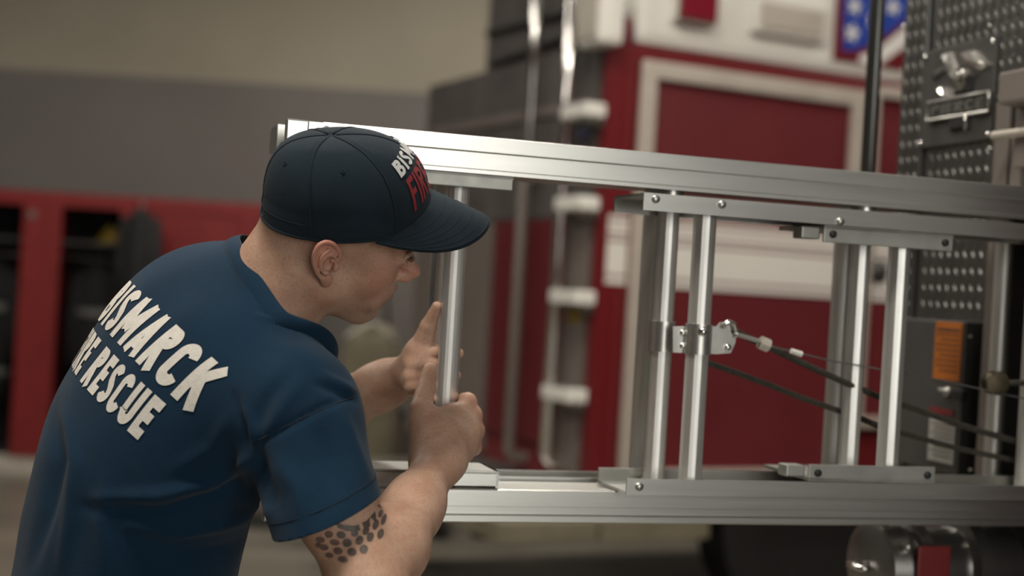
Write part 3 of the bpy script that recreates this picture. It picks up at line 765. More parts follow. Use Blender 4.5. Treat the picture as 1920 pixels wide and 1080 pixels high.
MB().tube([(s_first+.06, 0, zb1_), (s_first+.06, 0, zt0)], RR, 16).build('rung', M['alu_rung'], lad, auto=40) if s_first+.06 > sL+.05 else None
# --- fly section nested inside, nearer the camera
YC = -.085; YC1 = .030
sF = lz(1187, 912, YC)[0]; sFt = lz(1195, 375, YC)[0]
sFl = (sF+sFt)/2
fz1 = lz(1200, 360, YC)[1]; fz0 = lz(1200, 393, YC)[1]
gz1 = lz(1200, 898, YC)[1]; gz0 = lz(1200, 930, YC)[1]
fz1 = min(fz1, zt0-.001); 
def channel(y0, y1, z0, z1, s0, s1, name, par, up, th=.004):
    """U channel, web on the z side away from the rungs, flanges front and back"""
    mb = MB()
    if up: prof = [(y0, z0), (y0, z1), (y1, z1), (y1, z0), (y1-th, z0), (y1-th, z1-th), (y0+th, z1-th), (y0+th, z0)]
    else:  prof = [(y0, z1), (y0, z0), (y1, z0), (y1, z1), (y1-th, z1), (y1-th, z0+th), (y0+th, z0+th), (y0+th, z1)]
    mb.prism(prof, 'x', s0, s1)
    return mb.build(name, M['alu'], par)
channel(YC, YC1, fz0, fz1, sFl, s_end, 'fly_rail', lad, True)
gz0 = max(gz0, zb1_+.001)
channel(YC, YC1, gz0, gz1, sFl, s_end, 'fly_rail', lad, False)
mb = MB()
for (px, py) in ((1215, 373), (1184, 912), (1340, 368), (1560, 428)):
    s, z = lz(px+14, py, YC); z = min(max(z, gz0+.008), gz1-.006) if py > 600 else max(min(z, fz1-.008), fz0+.006)
    mb.lathe([(0, .0062), (.003, .0060), (.0045, .002)], (s, YC, z), (0, -1, 0), 12)
mb.build_each('fixing_bolt', M['steel'], lad, smooth=True)
YR = -.050
sC = [rung(px, 600, YR, gz0+.004, fz1-.004, lad, .0162) for px in (1311, 1679)]
dC = sC[1]-sC[0]
for k in (2, 3, 4): MB().tube([(sC[0]+dC*k, YR, gz0+.004), (sC[0]+dC*k, YR, fz1-.004)], .0162, 16).build('rung', M['alu_rung'], lad, auto=40)
# rail guides (dark brackets between the sections) and the end shoes
def bracket(pa, pb, y, depth, name, m, lip=True):
    s0, z1 = lz(*pa, y); s1, z0 = lz(*pb, y); z0 = min(z0, z1-.008)
    o = MB().box((s0, y, z0), (s1, y+.004, z1), .001).box((s0, y, z1-.004) if pa[1] < 600 else (s0, y, z0), (s1, y+depth, z1) if pa[1] < 600 else (s1, y+depth, z0+.004)).build(name, m, lad)
    mb = MB()
    for q in (.05, .95):
        mb.lathe([(0, .0055), (.003, .0055), (.004, .002)], (s0+(s1-s0)*q, y, (z0+z1)/2), (0, -1, 0), 10)
    mb.build_each('bracket_bolt', M['black'], o)
    return o
zg = lz(1560, 430, YC-.0)[1]
s0 = lz(1548, 440, YC)[0]; s1 = lz(1790, 450, YC)[0]
def guide(s0, s1, z0, z1, y0, y1, sgn):
    o = MB().box((s0, y0, z0), (s1, y0+.005, z1), .001).box((s0, y0, z1-.005 if sgn > 0 else z0), (s1, y1, z1 if sgn > 0 else z0+.005)).box((s0-.030, y0+.012, z0+.004), (s0, y0+.040, z1-.003), .002).build('rail_guide', M['alu_dark'], lad)
    mb = MB(); mb.lathe([(0, .0058), (.003, .0056), (.0035, .002)], (s0+.014, y0, (z0+z1)/2), (0, -1, 0), 12)
    mb.lathe([(0, .0058), (.003, .0056), (.0035, .002)], (s1-.014, y0, (z0+z1)/2), (0, -1, 0), 12)
    mb.build_each('guide_bolt', M['black'], o, smooth=True)
guide(s0, s1, fz0-.026, fz0-.001, YC+.004, YC1+.03, 1)
s0b = lz(1520, 880, YC)[0]; s1b = lz(1757, 880, YC)[0]
guide(s0b, s1b, gz1+.001, gz1+.025, YC+.004, YC1+.03, -1)
# end shoes near the grip: pale flange under the top rail, bracket on the bottom rail
sa = lz(700, 340, YA)[0]; sb = lz(966, 352, YA)[0]
MB().box((sa, YA+.012, zt0-.019), (sb, YA+.017, zt0-.0005), .001).box((sa, YA+.012, zt0-.004), (sb, .05, zt0-.0005)).build('end_shoe', M['alu_dark'], lad)
sa = lz(700, 890, YA)[0]; sb = lz(938, 893, YA)[0]
MB().box((sa, YA+.006, zb1_+.003), (sb, YA+.011, zb1_+.024), .001).box((sa, YA+.006, zb1_+.020), (sb, .05, zb1_+.024)).box((sb-.004, YA+.006, zb1_+.0005), (sb, .05, zb1_+.024)).build('end_shoe', M['alu'], lad)
# rope anchor plate clamped on the rungs
yP = YR+.006
def lp(px, py, y): s, z = lz(px, py, y); return (s, z)
plate = [(1262, 612), (1345, 612), (1352, 604), (1372, 604), (1381, 618), (1379, 642), (1370, 662), (1345, 664), (1262, 661)]
an = MB().prism([lp(px, py, yP) for px, py in plate], 'y', yP, yP+.004).build('rope_anchor', M['steel'], lad)
for sc_, yy in ((sC[0], YR), (sA[1], 0)):
    zc = lz(1311, 636, YR)[1]
    MB().lathe([(-.022, .0175), (-.022, .0195), (.022, .0195), (.022, .0175)], (sc_, yy, zc), (0, 0, 1), 24).build('clamp_band', M['steel'], an, auto=40)
mb = MB()
for (px, py) in ((1280, 624), (1280, 648), (1364, 651)):
    s, z = lz(px, py, yP); mb.lathe([(0, .0055), (.003, .005), (.0045, .001)], (s, yP, z), (0, -1, 0), 12)
s, z = lz(1318, 622, YR-.02); mb.lathe([(0, .007), (.004, .0065), (.006, .001)], (s, YR-.0195, z), (0, -1, 0), 14)
mb.build_each('anchor_bolt', M['chrome'], an, smooth=True)
# hook eye, ferrules
def L3(px, py, y): s, z = lz(px, py, y); return (s, y, z)
MB().tube([L3(1356, 614, yP-.004), L3(1360, 606, yP-.006), L3(1368, 603, yP-.006), L3(1376, 607, yP-.006), L3(1379, 618, yP-.005), L3(1381, 632, yP-.004)], .0038, 10).build('rope_thimble', M['chrome'], an, smooth=True)
# ropes (halyard) and steel cable: sag slightly
def line(pts, y0, y1, r, name, m, n=10):
    P3 = []
    for i, (px, py) in enumerate(pts):
        P3.append(np.array(L3(px, py, y0+(y1-y0)*i/(len(pts)-1))))
    out = []
    for i in range(len(P3)-1):
        for k in range(6): out.append(P3[i]+(P3[i+1]-P3[i])*k/6)
    out.append(P3[-1])
    return MB().tube(out, r, n).build(name, m, lad, smooth=True)
line([(1374, 618), (1400, 632), (1440, 650), (1500, 679), (1577, 714), (1650, 745), (1720, 768), (1800, 797), (1905, 828), (2050, 868)], yP-.002, .03, .0050, 'halyard_rope', M['rope'])
line([(1322, 678), (1380, 699), (1440, 721), (1500, 745), (1570, 769), (1645, 797), (1720, 820), (1800, 842), (1905, 864), (2050, 892)], .012, .03, .0046, 'halyard_rope', M['rope'])
line([(1430, 646), (1490, 660), (1560, 677), (1650, 692), (1760, 712), (1905, 744), (2050, 775)], yP-.004, -.02, .0013, 'steel_cable', M['wire'], 6)
line([(1378, 626), (1405, 634), (1432, 642)], yP-.006, yP-.005, .0034, 'cable_eye', M['steel'])
s, y, z = L3(1433, 645, yP-.004)
MB().lathe([(-.007, .006), (-.007, .010), (.007, .010), (.007, .006)], (s, y, z), (.9, 0, -.3), 14).build('cable_clamp', M['trim'], lad, auto=40)
MB().lathe([(-.009, .0), (-.009, .004), (.009, .0045), (.009, .0)], L3(1493, 661, yP-.004), (.96, 0, -.25), 12).build('cable_ferrule', M['truck_white'], lad, auto=40)
# pulley knot at the right
s, y, z = L3(1866, 718, -.02)
pk = MB().lathe([(-.012, .010), (-.010, .019), (-.004, .014), (.004, .014), (.010, .019), (.012, .010)], (s, y, z), (.15, 1, 0), 20).build('pulley', M['brass'], lad, auto=40)
MB().tube([(s, y, z), (s+.05, y, z+.002), (s+.14, y+.01, z+.001)], .0048, 10).build('pulley_rope', M['rope'], pk, smooth=True)
# --- second ladder stored behind ----------------------------------
lad2 = thing('ladder', 'second aluminium ladder lying on its side behind the nearest one', 'ladder', tuple(LF.o), LF.ang)
YB = .050; YB1 = .125
sL2 = lz(520, 255, YB)[0]
z2t1 = lz(524, 233, YB)[1]; z2t0 = z2t1-.036
z2b0 = zb0_+.012; z2b1 = z2b0+.040
for (z0, z1) in ((z2t0, z2t1), (z2b0, z2b1)):
    channel(YB, YB1, z0, z1, sL2+.004, s_end, 'rail', lad2, z0 > 1.4)
    MB().box((sL2, YB-.001, z0), (sL2+.004, YB1+.001, z1)).build('rail_end_cap', M['alu'], lad2)
for px in (819, 1213, 1573): rung(px, 600, .088, z2b1-.03, z2t0+.03, lad2, .0145)
for k in (3, 4): s = lz(819, 600, .088)[0]+sp_*k; MB().tube([(s, .088, z2b1-.03), (s, .088, z2t0+.03)], .0145, 14).build('rung', M['alu_rung'], lad2, auto=40)
# ================================================================== the firefighter
class Field:
    """signed-distance grid with smooth unions, meshed by surface nets"""
    def __init__(self, lo, hi, h):
        self.lo = np.array(lo, np.float32); self.h = h
        self.n = (np.ceil((np.array(hi)-np.array(lo))/h)).astype(int)+1
        self.g = np.full(self.n, 0.05, np.float32)
    def sub(self, lo, hi):
        a = np.clip(np.floor((np.array(lo)-self.lo)/self.h).astype(int), 0, self.n); b = np.clip(np.ceil((np.array(hi)-self.lo)/self.h).astype(int)+1, 0, self.n)
        ax = [self.lo[i]+self.h*np.arange(a[i], b[i], dtype=np.float32) for i in range(3)]
        return tuple(slice(a[i], b[i]) for i in range(3)), ax[0][:, None, None], ax[1][None, :, None], ax[2][None, None, :]
    def _mix(self, sl, d, k, cut):
        g = self.g[sl]
        if g.size == 0: return
        if cut:
            d = -d; hh = np.clip(.5-.5*(d-g)/k*-1, 0, 1) if False else np.clip(.5+.5*(d-g)/k, 0, 1)
            self.g[sl] = g+(d-g)*hh+k*hh*(1-hh)
        else:
            hh = np.clip(.5+.5*(g-d)/k, 0, 1)
            self.g[sl] = g+(d-g)*hh-k*hh*(1-hh)
    def cap(self, a, b, ra, rb=None, k=.01, cut=False):
        a = np.array(a, np.float32); b = np.array(b, np.float32); rb = ra if rb is None else rb
        R = max(ra, rb)+k+3*self.h
        sl, X, Y, Z = self.sub(np.minimum(a, b)-R, np.maximum(a, b)+R)
        ab = b-a; L2 = float(ab@ab)+1e-9
        px, py, pz = X-a[0], Y-a[1], Z-a[2]
        t = np.clip((px*ab[0]+py*ab[1]+pz*ab[2])/L2, 0, 1)
        d = np.sqrt((px-t*ab[0])**2+(py-t*ab[1])**2+(pz-t*ab[2])**2)-(ra+(rb-ra)*t)
        self._mix(sl, d, k, cut)
    def path(self, pts, r, k=.003):
        pts = np.array(pts, np.float32); R = max(r)+k+3*self.h
        sl, X, Y, Z = self.sub(pts.min(0)-R, pts.max(0)+R); d = None
        for i in range(len(pts)-1):
            a, ab = pts[i], pts[i+1]-pts[i]; L2 = float(ab@ab)+1e-9
            t = np.clip(((X-a[0])*ab[0]+(Y-a[1])*ab[1]+(Z-a[2])*ab[2])/L2, 0, 1)
            q = np.sqrt((X-a[0]-t*ab[0])**2+(Y-a[1]-t*ab[1])**2+(Z-a[2]-t*ab[2])**2)-(r[i]+(r[i+1]-r[i])*t)
            d = q if d is None else np.minimum(d, q)
        self._mix(sl, d, k, False)
    def ell(self, c, r, ax=None, k=.01, cut=False):
        c = np.array(c, np.float32); r = np.array(r, np.float32)
        ax = np.eye(3) if ax is None else np.array(ax)
        ext = np.sqrt(((np.abs(ax)*r[:, None])**2).sum(0))+k+3*self.h
        sl, X, Y, Z = self.sub(c-ext, c+ext)
        px, py, pz = X-c[0], Y-c[1], Z-c[2]
        k0 = 0; k1 = 0
        for i in range(3):
            q = px*float(ax[i][0])+py*float(ax[i][1])+pz*float(ax[i][2])
            k0 = k0+(q/r[i])**2; k1 = k1+(q/r[i]**2)**2
        k0 = np.sqrt(k0); k1 = np.sqrt(k1)+1e-6
        d = k0*(k0-1)/k1
        self._mix(sl, d.astype(np.float32), k, cut)
    def mesh(self):
        g = self.g; s = g < 0; u = s.view(np.uint8)
        c = np.zeros(tuple(np.array(g.shape)-1), np.uint8)
        for i in (0, 1):
            for j in (0, 1):
                for k in (0, 1): c += u[i:i+c.shape[0], j:j+c.shape[1], k:k+c.shape[2]]
        act = (c > 0) & (c < 8)
        ids = np.full(c.shape, -1, np.int32); I = np.argwhere(act); ids[act] = np.arange(len(I))
        acc = np.zeros((len(I), 3)); cnt = np.zeros(len(I))
        cor = [(i, j, k) for i in (0, 1) for j in (0, 1) for k in (0, 1)]
        val = {q: g[I[:, 0]+q[0], I[:, 1]+q[1], I[:, 2]+q[2]] for q in cor}
        for q in cor:
            for ax in range(3):
                if q[ax]: continue
                r = list(q); r[ax] = 1; r = tuple(r); a, b = val[q], val[r]
                m = (a < 0) != (b < 0); t = np.where(m, a/np.where(m, a-b, 1), 0)
                p = np.array(q, float)[None].repeat(len(I), 0); p[:, ax] += t
                acc[m] += p[m]; cnt[m] += 1
        V = (I+acc/cnt[:, None])*self.h+self.lo
        Fs = []
        for ax in range(3):
            sa = [slice(0, None)]*3; sb = [slice(0, None)]*3; sa[ax] = slice(0, -1); sb[ax] = slice(1, None)
            A, B = s[tuple(sa)], s[tuple(sb)]; e = np.argwhere(A != B)
            o1, o2 = [(1, 2), (2, 0), (0, 1)][ax]
            e = e[(e[:, o1] > 0) & (e[:, o2] > 0) & (e[:, o1] < ids.shape[o1]) & (e[:, o2] < ids.shape[o2])]
            inside = A[e[:, 0], e[:, 1], e[:, 2]]
            def gi(d1, d2):
                q = e.copy(); q[:, o1] -= d1; q[:, o2] -= d2; return ids[q[:, 0], q[:, 1], q[:, 2]]
            Q = np.stack([gi(1, 1), gi(0, 1), gi(0, 0), gi(1, 0)], 1)
            Q[~inside] = Q[~inside][:, ::-1]
            Fs.append(Q)
        return V, np.concatenate(Fs)
def np_mesh(name, V, F):
    me = bpy.data.meshes.new(name); me.vertices.add(len(V)); me.vertices.foreach_set('co', np.asarray(V, np.float32).ravel())
    me.loops.add(F.size); me.loops.foreach_set('vertex_index', np.asarray(F, np.int32).ravel())
    me.polygons.add(len(F)); me.polygons.foreach_set('loop_start', np.arange(0, F.size, 4, dtype=np.int32)); me.polygons.foreach_set('loop_total', np.full(len(F), 4, np.int32))
    me.update(calc_edges=True); me.validate(); return me
def nrm(v): v = np.array(v, float); return v/np.linalg.norm(v)

# ---- frames ----------------------------------------------------------------
YAW, PIT, HROLL = radians(HEAD_YAW), radians(HEAD_PITCH), radians(HEAD_ROLL)
Fw = np.array([cos(YAW)*cos(PIT), sin(YAW)*cos(PIT), -sin(PIT)])
Lf = np.array([-sin(YAW), cos(YAW), 0.0]); Up = np.cross(Fw, Lf)
# roll the crown towards the camera
Lf2 = Lf*cos(HROLL)+Up*sin(HROLL); Up2 = Up*cos(HROLL)-Lf*sin(HROLL)
HB = np.array([Fw, Lf2, Up2])
HC = P(HEAD_PX, HEAD_PY, HEAD_Y)
HS = HEAD_SCALE
def H(x, y, z): return HC+HS*(x*HB[0]+y*HB[1]+z*HB[2])

Sp = nrm((.72, 0.02, .69)); Rt = nrm((.44, -.78, -.44)); Rt = nrm(Rt-Sp*np.dot(Rt, Sp)); Nb = np.cross(Rt, Sp)   # spine up, body right, out of the back
TB = np.array([Rt, Nb, Sp])
Sp2 = nrm((.42, .0, .90)); Rt2 = nrm((.50, -.84, -.2)); Rt2 = nrm(Rt2-Sp2*np.dot(Rt2, Sp2)); Nb2 = np.cross(Rt2, Sp2); TB2 = np.array([Rt2, Nb2, Sp2])
Sp3 = nrm((.10, 0, .99)); Rt3 = nrm((.55, -.83, 0)); Rt3 = nrm(Rt3-Sp3*np.dot(Rt3, Sp3)); Nb3 = np.cross(Rt3, Sp3); TB3 = np.array([Rt3, Nb3, Sp3])
NECK = P(505, 560, 1.84)
C1 = P(405, 672, 1.84)      # upper chest
C2 = P(325, 780, 1.85)      # lower chest
C3 = P(262, 930, 1.86)      # waist
C4 = P(232, 1090, 1.87)
C5 = P(215, 1260, 1.88)     # hips
RS = P(555, 772, 1.715)     # right shoulder joint
RE = P(690, 1102, 1.64)     # right elbow
RW = P(822, 866, 1.898)     # right wrist
LS = P(430, 575, 2.03)      # left shoulder
LE = P(560, 800, 2.22)      # left elbow
LW = P(765, 700, 2.075)     # left wrist

# ---- skin body -------------------------------------------------------------
lo = np.array([P(100, 700, 1.9)[0], 1.48, P(700, 1080, 1.7)[2]-.12]); hi = np.array([P(930, 500, 2.1)[0], 2.34, HC[2]+.17])
B = Field(lo, hi, .0022)
# torso hidden under the shirt, slimmer than it
B.ell(C1, (.150, .080, .13), TB, k=.03)
B.ell(C2, (.140, .080, .13), TB, k=.05)
B.cap(C1+Rt*.06, RS, .050, .046, k=.05); B.cap(C1-Rt*.06, LS, .050, .046, k=.05)
# neck and trapezius
B.cap(NECK-Sp*.03, H(-.022, 0, -.045), .066, .060, k=.03)
B.cap(NECK+Nb*.008-Sp*.02, H(-.050, 0, -.01), .046, .044, k=.03)
B.cap(NECK+Rt*.06-Sp*.03, H(-.028, -.035, -.05), .032, .028, k=.035)      # right trapezius
B.cap(NECK-Rt*.06-Sp*.03, H(-.028, .035, -.05), .032, .028, k=.035)
B.cap(NECK+Rt*.022-Nb*.055-Sp*.045, H(-.012, -.060, -.050), .013, .017, k=.022)      # sternomastoid
# head
B.ell(H(-.006, 0, .035), (.090*HS, .073*HS, .080*HS), HB, k=.02)
B.ell(H(.034, 0, -.022), (.058*HS, .062*HS, .078*HS), HB, k=.025)
for s in (-1, 1):
    B.cap(H(.000, s*.052, -.050), H(.052, s*.026, -.088), .018*HS, .017*HS, k=.022)
    B.ell(H(.046, s*.042, -.020), (.028*HS, .022*HS, .024*HS), HB, k=.02)
    B.cap(H(.078, s*.030, .022), H(.088, s*.006, .020), .011*HS, .011*HS, k=.012)
    B.ell(H(.096, s*.032, .002), (.014*HS, .015*HS, .010*HS), HB, k=.012, cut=True)
    B.ell(H(.079, s*.031, .001), (.0125*HS, .014*HS, .0115*HS), HB, k=.004)
    B.cap(H(.064, s*.050, -.064), H(.072, s*.034, -.052), .006*HS, .006*HS, k=.02)
B.ell(H(.064, 0, -.092), (.022*HS, .024*HS, .019*HS), HB, k=.018)
B.ell(H(.074, 0, -.058), (.022*HS, .030*HS, .024*HS), HB, k=.015)
B.cap(H(.086, 0, .014), H(.109, 0, -.026), .0080*HS, .0098*HS, k=.012)
B.ell(H(.1135, 0, -.029), (.0098*HS, .0110*HS, .0092*HS), HB, k=.008)
for s in (-1, 1):
    B.ell(H(.100, s*.0125, -.033), (.0125*HS, .0075*HS, .0085*HS), HB, k=.005)
    B.ell(H(.101, s*.0065, -.041), (.006*HS, .0036*HS, .004*HS), HB, k=.003, cut=True)
    B.cap(H(.095, 0, -.0565), H(.080, s*.021, -.0615), .0048*HS, .0026*HS, k=.005)
    B.cap(H(.093, 0, -.0700), H(.080, s*.020, -.0650), .0052*HS, .0026*HS, k=.005)
    B.cap(H(.105, 0, -.0635), H(.076, s*.025, -.0640), .0010*HS, .0016*HS, k=.002, cut=True)
def ear_fields():
    out = []
    for s in (-1, 1):
        ES = .84
        def E(f, u, o): return H(-.014+(f-.20*u)*ES, s*(.0735+o*ES*1.1), -.005+u*ES)
        r = ES*HS
        c = E(0, 0, .01); Fd = Field(c-.042, c+.042, .0010)
        Fd.cap(E(.000, .004, -.008), E(-.006, 0, .008), .011*r, .013*r, k=.006)
        Fd.ell(E(-.008, .010, .011), (.016*r, .0045*r, .025*r), HB, k=.004)
        ring = [(.012, .008, .006), (.013, .018, .009), (.009, .027, .012), (.001, .034, .0145), (-.010, .036, .017), (-.020, .031, .020), (-.0255, .020, .0215), (-.0265, .007, .0210), (-.023, -.006, .019), (-.017, -.017, .016), (-.010, -.024, .013)]
        Fd.ell(E(-.002, -.001, .0165), (.0105*r, .0115*r, .0145*r), HB, k=.002, cut=True)
        Fd.ell(E(-.008, .024, .0170), (.0105*r, .0050*r, .0080*r), HB, k=.003, cut=True)
        Fd.cap(E(-.0195, .022, .0185), E(-.0200, -.006, .0185), .0030*r, .0030*r, k=.0015, cut=True)
        def curve(P_, n=5):
            P_ = np.array(P_); out_ = []
            for i in range(len(P_)-1):
                p0, p1, p2, p3 = P_[max(i-1, 0)], P_[i], P_[i+1], P_[min(i+2, len(P_)-1)]
                for j in range(n):
                    t = j/n; out_.append(.5*(2*p1+(p2-p0)*t+(2*p0-5*p1+4*p2-p3)*t*t+(3*p1-p0-3*p2+p3)*t**3))
            return out_+[P_[-1]]
        cr = curve(ring); Fd.path([E(*a) for a in cr], [.0034*r]*len(cr), .0025)
        Fd.cap(E(.012, .008, .006), E(.002, .005, .010), .0030*r, .0022*r, k=.002)
        anti = [(-.004, .024, .0150), (-.012, .016, .0185), (-.0155, .006, .0190), (-.014, -.006, .0175), (-.009, -.013, .0155)]
        cr = curve(anti); Fd.path([E(*a) for a in cr], [.0026*r]*len(cr), .0022)
        Fd.ell(E(-.003, -.027, .0095), (.0095*r, .0055*r, .0110*r), HB, k=.006)
        Fd.ell(E(.008, -.003, .0120), (.0042*r, .0048*r, .0070*r), HB, k=.003)
        Fd.ell(E(-.005, -.0125, .0150), (.0040*r, .0036*r, .0040*r), HB, k=.003)
        out.append(Fd.mesh())
    return out
# ---- right arm
def along(a, b, t, off=(0, 0, 0)): return a+(b-a)*t+np.array(off)
B.ell(RS, (.052, .052, .055), None, k=.04)
B.cap(RS, along(RS, RE, .55), .049, .045, k=.03); B.cap(along(RS, RE, .5), RE, .045, .040, k=.03)
fa = nrm(RW-RE); 
B.cap(RE, along(RE, RW, .30), .040, .042, k=.03)
B.cap(along(RE, RW, .28), along(RE, RW, .62), .041, .034, k=.03)
B.cap(along(RE, RW, .58), RW, .034, .0280, k=.03)
B.cap(along(RE, RW, .95, (0, .006, 0)), along(RE, RW, 1.0, (.012, .0, .004)), .027, .026, k=.02)
B.ell(along(RE, RW, .95, (.016, -.012, .002)), (.012, .010, .012), None, k=.02)
# ---- hands -----------------------------------------------------------------
def hand(F, wrist, mcps, fingers, rads, thumb, trads, palm_r=.0135, pads=()):
    for m in mcps:
        F.cap(wrist+(m-wrist)*.12, m, palm_r+.002, .0115, k=.014)
    for a, b in zip(mcps[:-1], mcps[1:]): F.cap(a, b, .0070, .0070, k=.005)
    for m, r in zip(mcps, rads): F.ell(m, (r*1.45,)*3, None, k=.003)
    for chain, r in zip(fingers, rads):
        n = len(chain)-1
        for i in range(n):
            F.cap(chain[i], chain[i+1], r*(1-.08*i), r*(1-.08*(i+1)), k=.0016)
            if i: F.ell(chain[i], (r*(1.22 if i == 1 else 1.05),)*3, None, k=.002)
    for i in range(len(thumb)-1): F.cap(thumb[i], thumb[i+1], trads[i], trads[i+1], k=.012 if i == 0 else .004)
    for c, r in pads: F.ell(c, (r,)*3, None, k=.015)
rung_c = lambda py: P(0, 0, 1) if False else LF.o+LF.x*sA[0]+np.array([0, 0, 1.0])*P(848, py, 2.0)[2]
def RG(py, ang, r):
    """point around the gripped rung: ang 0 = towards the camera, 90 = right, 180 = behind"""
    c = rung_c(py); a = radians(ang)
    return c+r*(sin(a)*LF.x-cos(a)*LF.y)
hr_ = .0098
mc = [RG(748, 28, .043), RG(772, 35, .050), RG(801, 39, .053), RG(832, 38, .051)]
fing = []
for m, py, pr, dl in zip(mc, (750, 779, 808, 837), (.0265, .0305, .0335, .0315), (1, 1.05, 1, .85)):
    p1 = RG(py, 90, pr); p2 = RG(py+3, 150, .0270); p3 = RG(py+4, 215, .0252); p4 = RG(py+4, 262, .0252)
    fing.append([m, p1, p2, p3] if dl < .9 else [m, p1, p2, p3, p4])
th = [P(800, 838, 1.905), P(789, 768, 1.925), P(799, 728, 1.948), P(807, 694, 1.962)]
hand(B, RW, mc, fing, [.0090, .0090, .0088, .0083], th, [.020, .0150, .0130, .0106],
     pads=[(P(835, 812, 1.925), .026), (P(806, 800, 1.925), .022), (P(858, 836, 1.94), .022), (P(845, 780, 1.945), .018)])
MCM = sum(mc)/4
B.cap(RW, RW+(MCM-RW)*.75, .0255, .0165, k=.022); B.cap(RW+np.array([-.012, 0, .004]), P(806, 800, 1.915), .022, .019, k=.02)
# tendon ridges on the back of the hand
for m in mc[:3]: B.cap(RW+(m-RW)*.45+np.array([0, -.016, .003]), m+np.array([0, -.006, 0]), .0040, .0052, k=.007)
# ---- left arm and hand
B.cap(LS, LE, .050, .044, k=.03); B.cap(LE, along(LE, LW, .4), .043, .040, k=.03); B.cap(along(LE, LW, .4), along(LE, LW, .8), .040, .031, k=.03); B.cap(along(LE, LW, .75), LW, .031, .027, k=.03)
ml = [RG(668, 222, .052), RG(690, 230, .054), RG(712, 234, .054), RG(733, 236, .050)]
fl_ = []
for m, py, a3 in zip(ml, (664, 686, 706, 726), (128, 160, 134, 165)):
    p1 = RG(py, 205, .029); p2 = RG(py, 178, .0250); p3 = RG(py-1, a3, .0232)
    fl_.append([m, p1, p2, p3])
tl = [P(772, 690, 2.055), P(788, 655, 2.03), P(803, 612, 2.015), P(819, 574, 2.0)]
hand(B, LW, ml, fl_, [.0094, .0096, .0090, .0084], tl, [.023, .0175, .0115, .0070],
     pads=[(P(788, 672, 2.035), .023), (P(792, 700, 2.045), .022), (P(785, 690, 2.07), .024)])
V, Fq = B.mesh(); del B
print('skin verts', len(V))
bme = np_mesh('person', V, Fq)
bm = bmesh.new(); bm.from_mesh(bme)
bmesh.ops.smooth_vert(bm, verts=bm.verts[:], factor=.5, use_axis_x=True, use_axis_y=True, use_axis_z=True)
bm.to_mesh(bme); bm.free()
n = len(bme.vertices); co = np.empty(n*3, np.float32); bme.vertices.foreach_get('co', co); co = co.reshape(-1, 3).astype(float)
# skin tone map (stubble, buzzed hair, flushed ear and knuckles, nape)
hl = (co-HC)@HB.T/HS
def blob(c, r): return np.exp(-(((co-np.array(c))/r)**2).sum(1))
def hblob(c, r): return np.exp(-(((hl-np.array(c))/np.array(r))**2).sum(1))
def sst(x, a, b): t = np.clip((x-a)/(b-a), 0, 1); return t*t*(3-2*t)
inhead = sst(-np.linalg.norm(hl, axis=1), -.17, -.14)
stub = inhead*sst(-hl[:, 2], .035, .065)*sst(hl[:, 0], -.005, .03)
stub = np.maximum(stub, inhead*sst(hl[:, 0], .0, .02)*sst(-hl[:, 0], -.055, -.03)*sst(hl[:, 2], -.03, .0)*.6)
hair = inhead*sst(-hl[:, 0], -.012, .012)*sst(hl[:, 2], -.035, -.005)
earm = inhead*.5*hblob((-.02, -.074, .0), (.02, .02, .03))
lips = hblob((.098, 0, -.063), (.016, .026, .0085))
nose = hblob((.108, 0, -.032), (.018, .022, .016))
cheek = hblob((.06, -.05, -.02), (.03, .03, .03))
knuck = sum(blob(m, .013) for m in mc)+sum(blob(f[1], .012) for f in fing)
red = np.clip(.75*earm+.8*lips+.6*nose+.35*cheek+.45*knuck, 0, 1)
dark = np.clip(.38*stub+.20*hair, 0, 1)
for nm, a in (('red', red), ('dark', dark)):
    at = bme.attributes.new(nm, 'FLOAT', 'POINT'); at.data.foreach_set('value', a.astype(np.float32))
m = bpy.data.materials.new('skin'); m.use_nodes = True; nt = m.node_tree; b = nt.nodes['Principled BSDF']
tc = nt.nodes.new('ShaderNodeTexCoord')
def nz(scale, det=4):
    q = nt.nodes.new('ShaderNodeTexNoise'); q.inputs['Scale'].default_value = scale; q.inputs['Detail'].default_value = det; nt.links.new(tc.outputs['Object'], q.inputs[0]); return q
def mixc(fac, a, bcol):
    q = nt.nodes.new('ShaderNodeMix'); q.data_type = 'RGBA'; nt.links.new(fac, q.inputs[0])
    if isinstance(a, tuple): q.inputs[6].default_value = (*a, 1)
    else: nt.links.new(a, q.inputs[6])
    q.inputs[7].default_value = (*bcol, 1); return q.outputs[2]
def attr(nm):
    q = nt.nodes.new('ShaderNodeAttribute'); q.attribute_name = nm; return q.outputs['Fac']
def mul(o, k, c=0.0):
    q = nt.nodes.new('ShaderNodeMath'); q.operation = 'MULTIPLY_ADD'; nt.links.new(o, q.inputs[0]); q.inputs[1].default_value = k; q.inputs[2].default_value = c; q.use_clamp = True; return q.outputs[0]
c0 = mixc(mul(nz(28).outputs[0], 2.2, -.6), SKIN_A, SKIN_B)
c1 = mixc(mul(nz(330, 2).outputs[0], 1.5, -.75), c0, (.30, .13, .085))
c2 = mixc(attr('red'), c1, (.50, .135, .105))
q = nt.nodes.new('ShaderNodeMath'); q.operation = 'MULTIPLY'; nt.links.new(attr('dark'), q.inputs[0]); nt.links.new(mul(nz(900, 1).outputs[0], 3.0, -.3), q.inputs[1])
c3 = mixc(q.outputs[0], c2, (.10, .065, .048))
nt.links.new(c3, b.inputs['Base Color'])
b.inputs['Roughness'].default_value = .48; b.inputs['Specular IOR Level'].default_value = .35
b.inputs['Subsurface Weight'].default_value = .25; b.inputs['Subsurface Radius'].default_value = (1, .35, .2); b.inputs['Subsurface Scale'].default_value = .0035
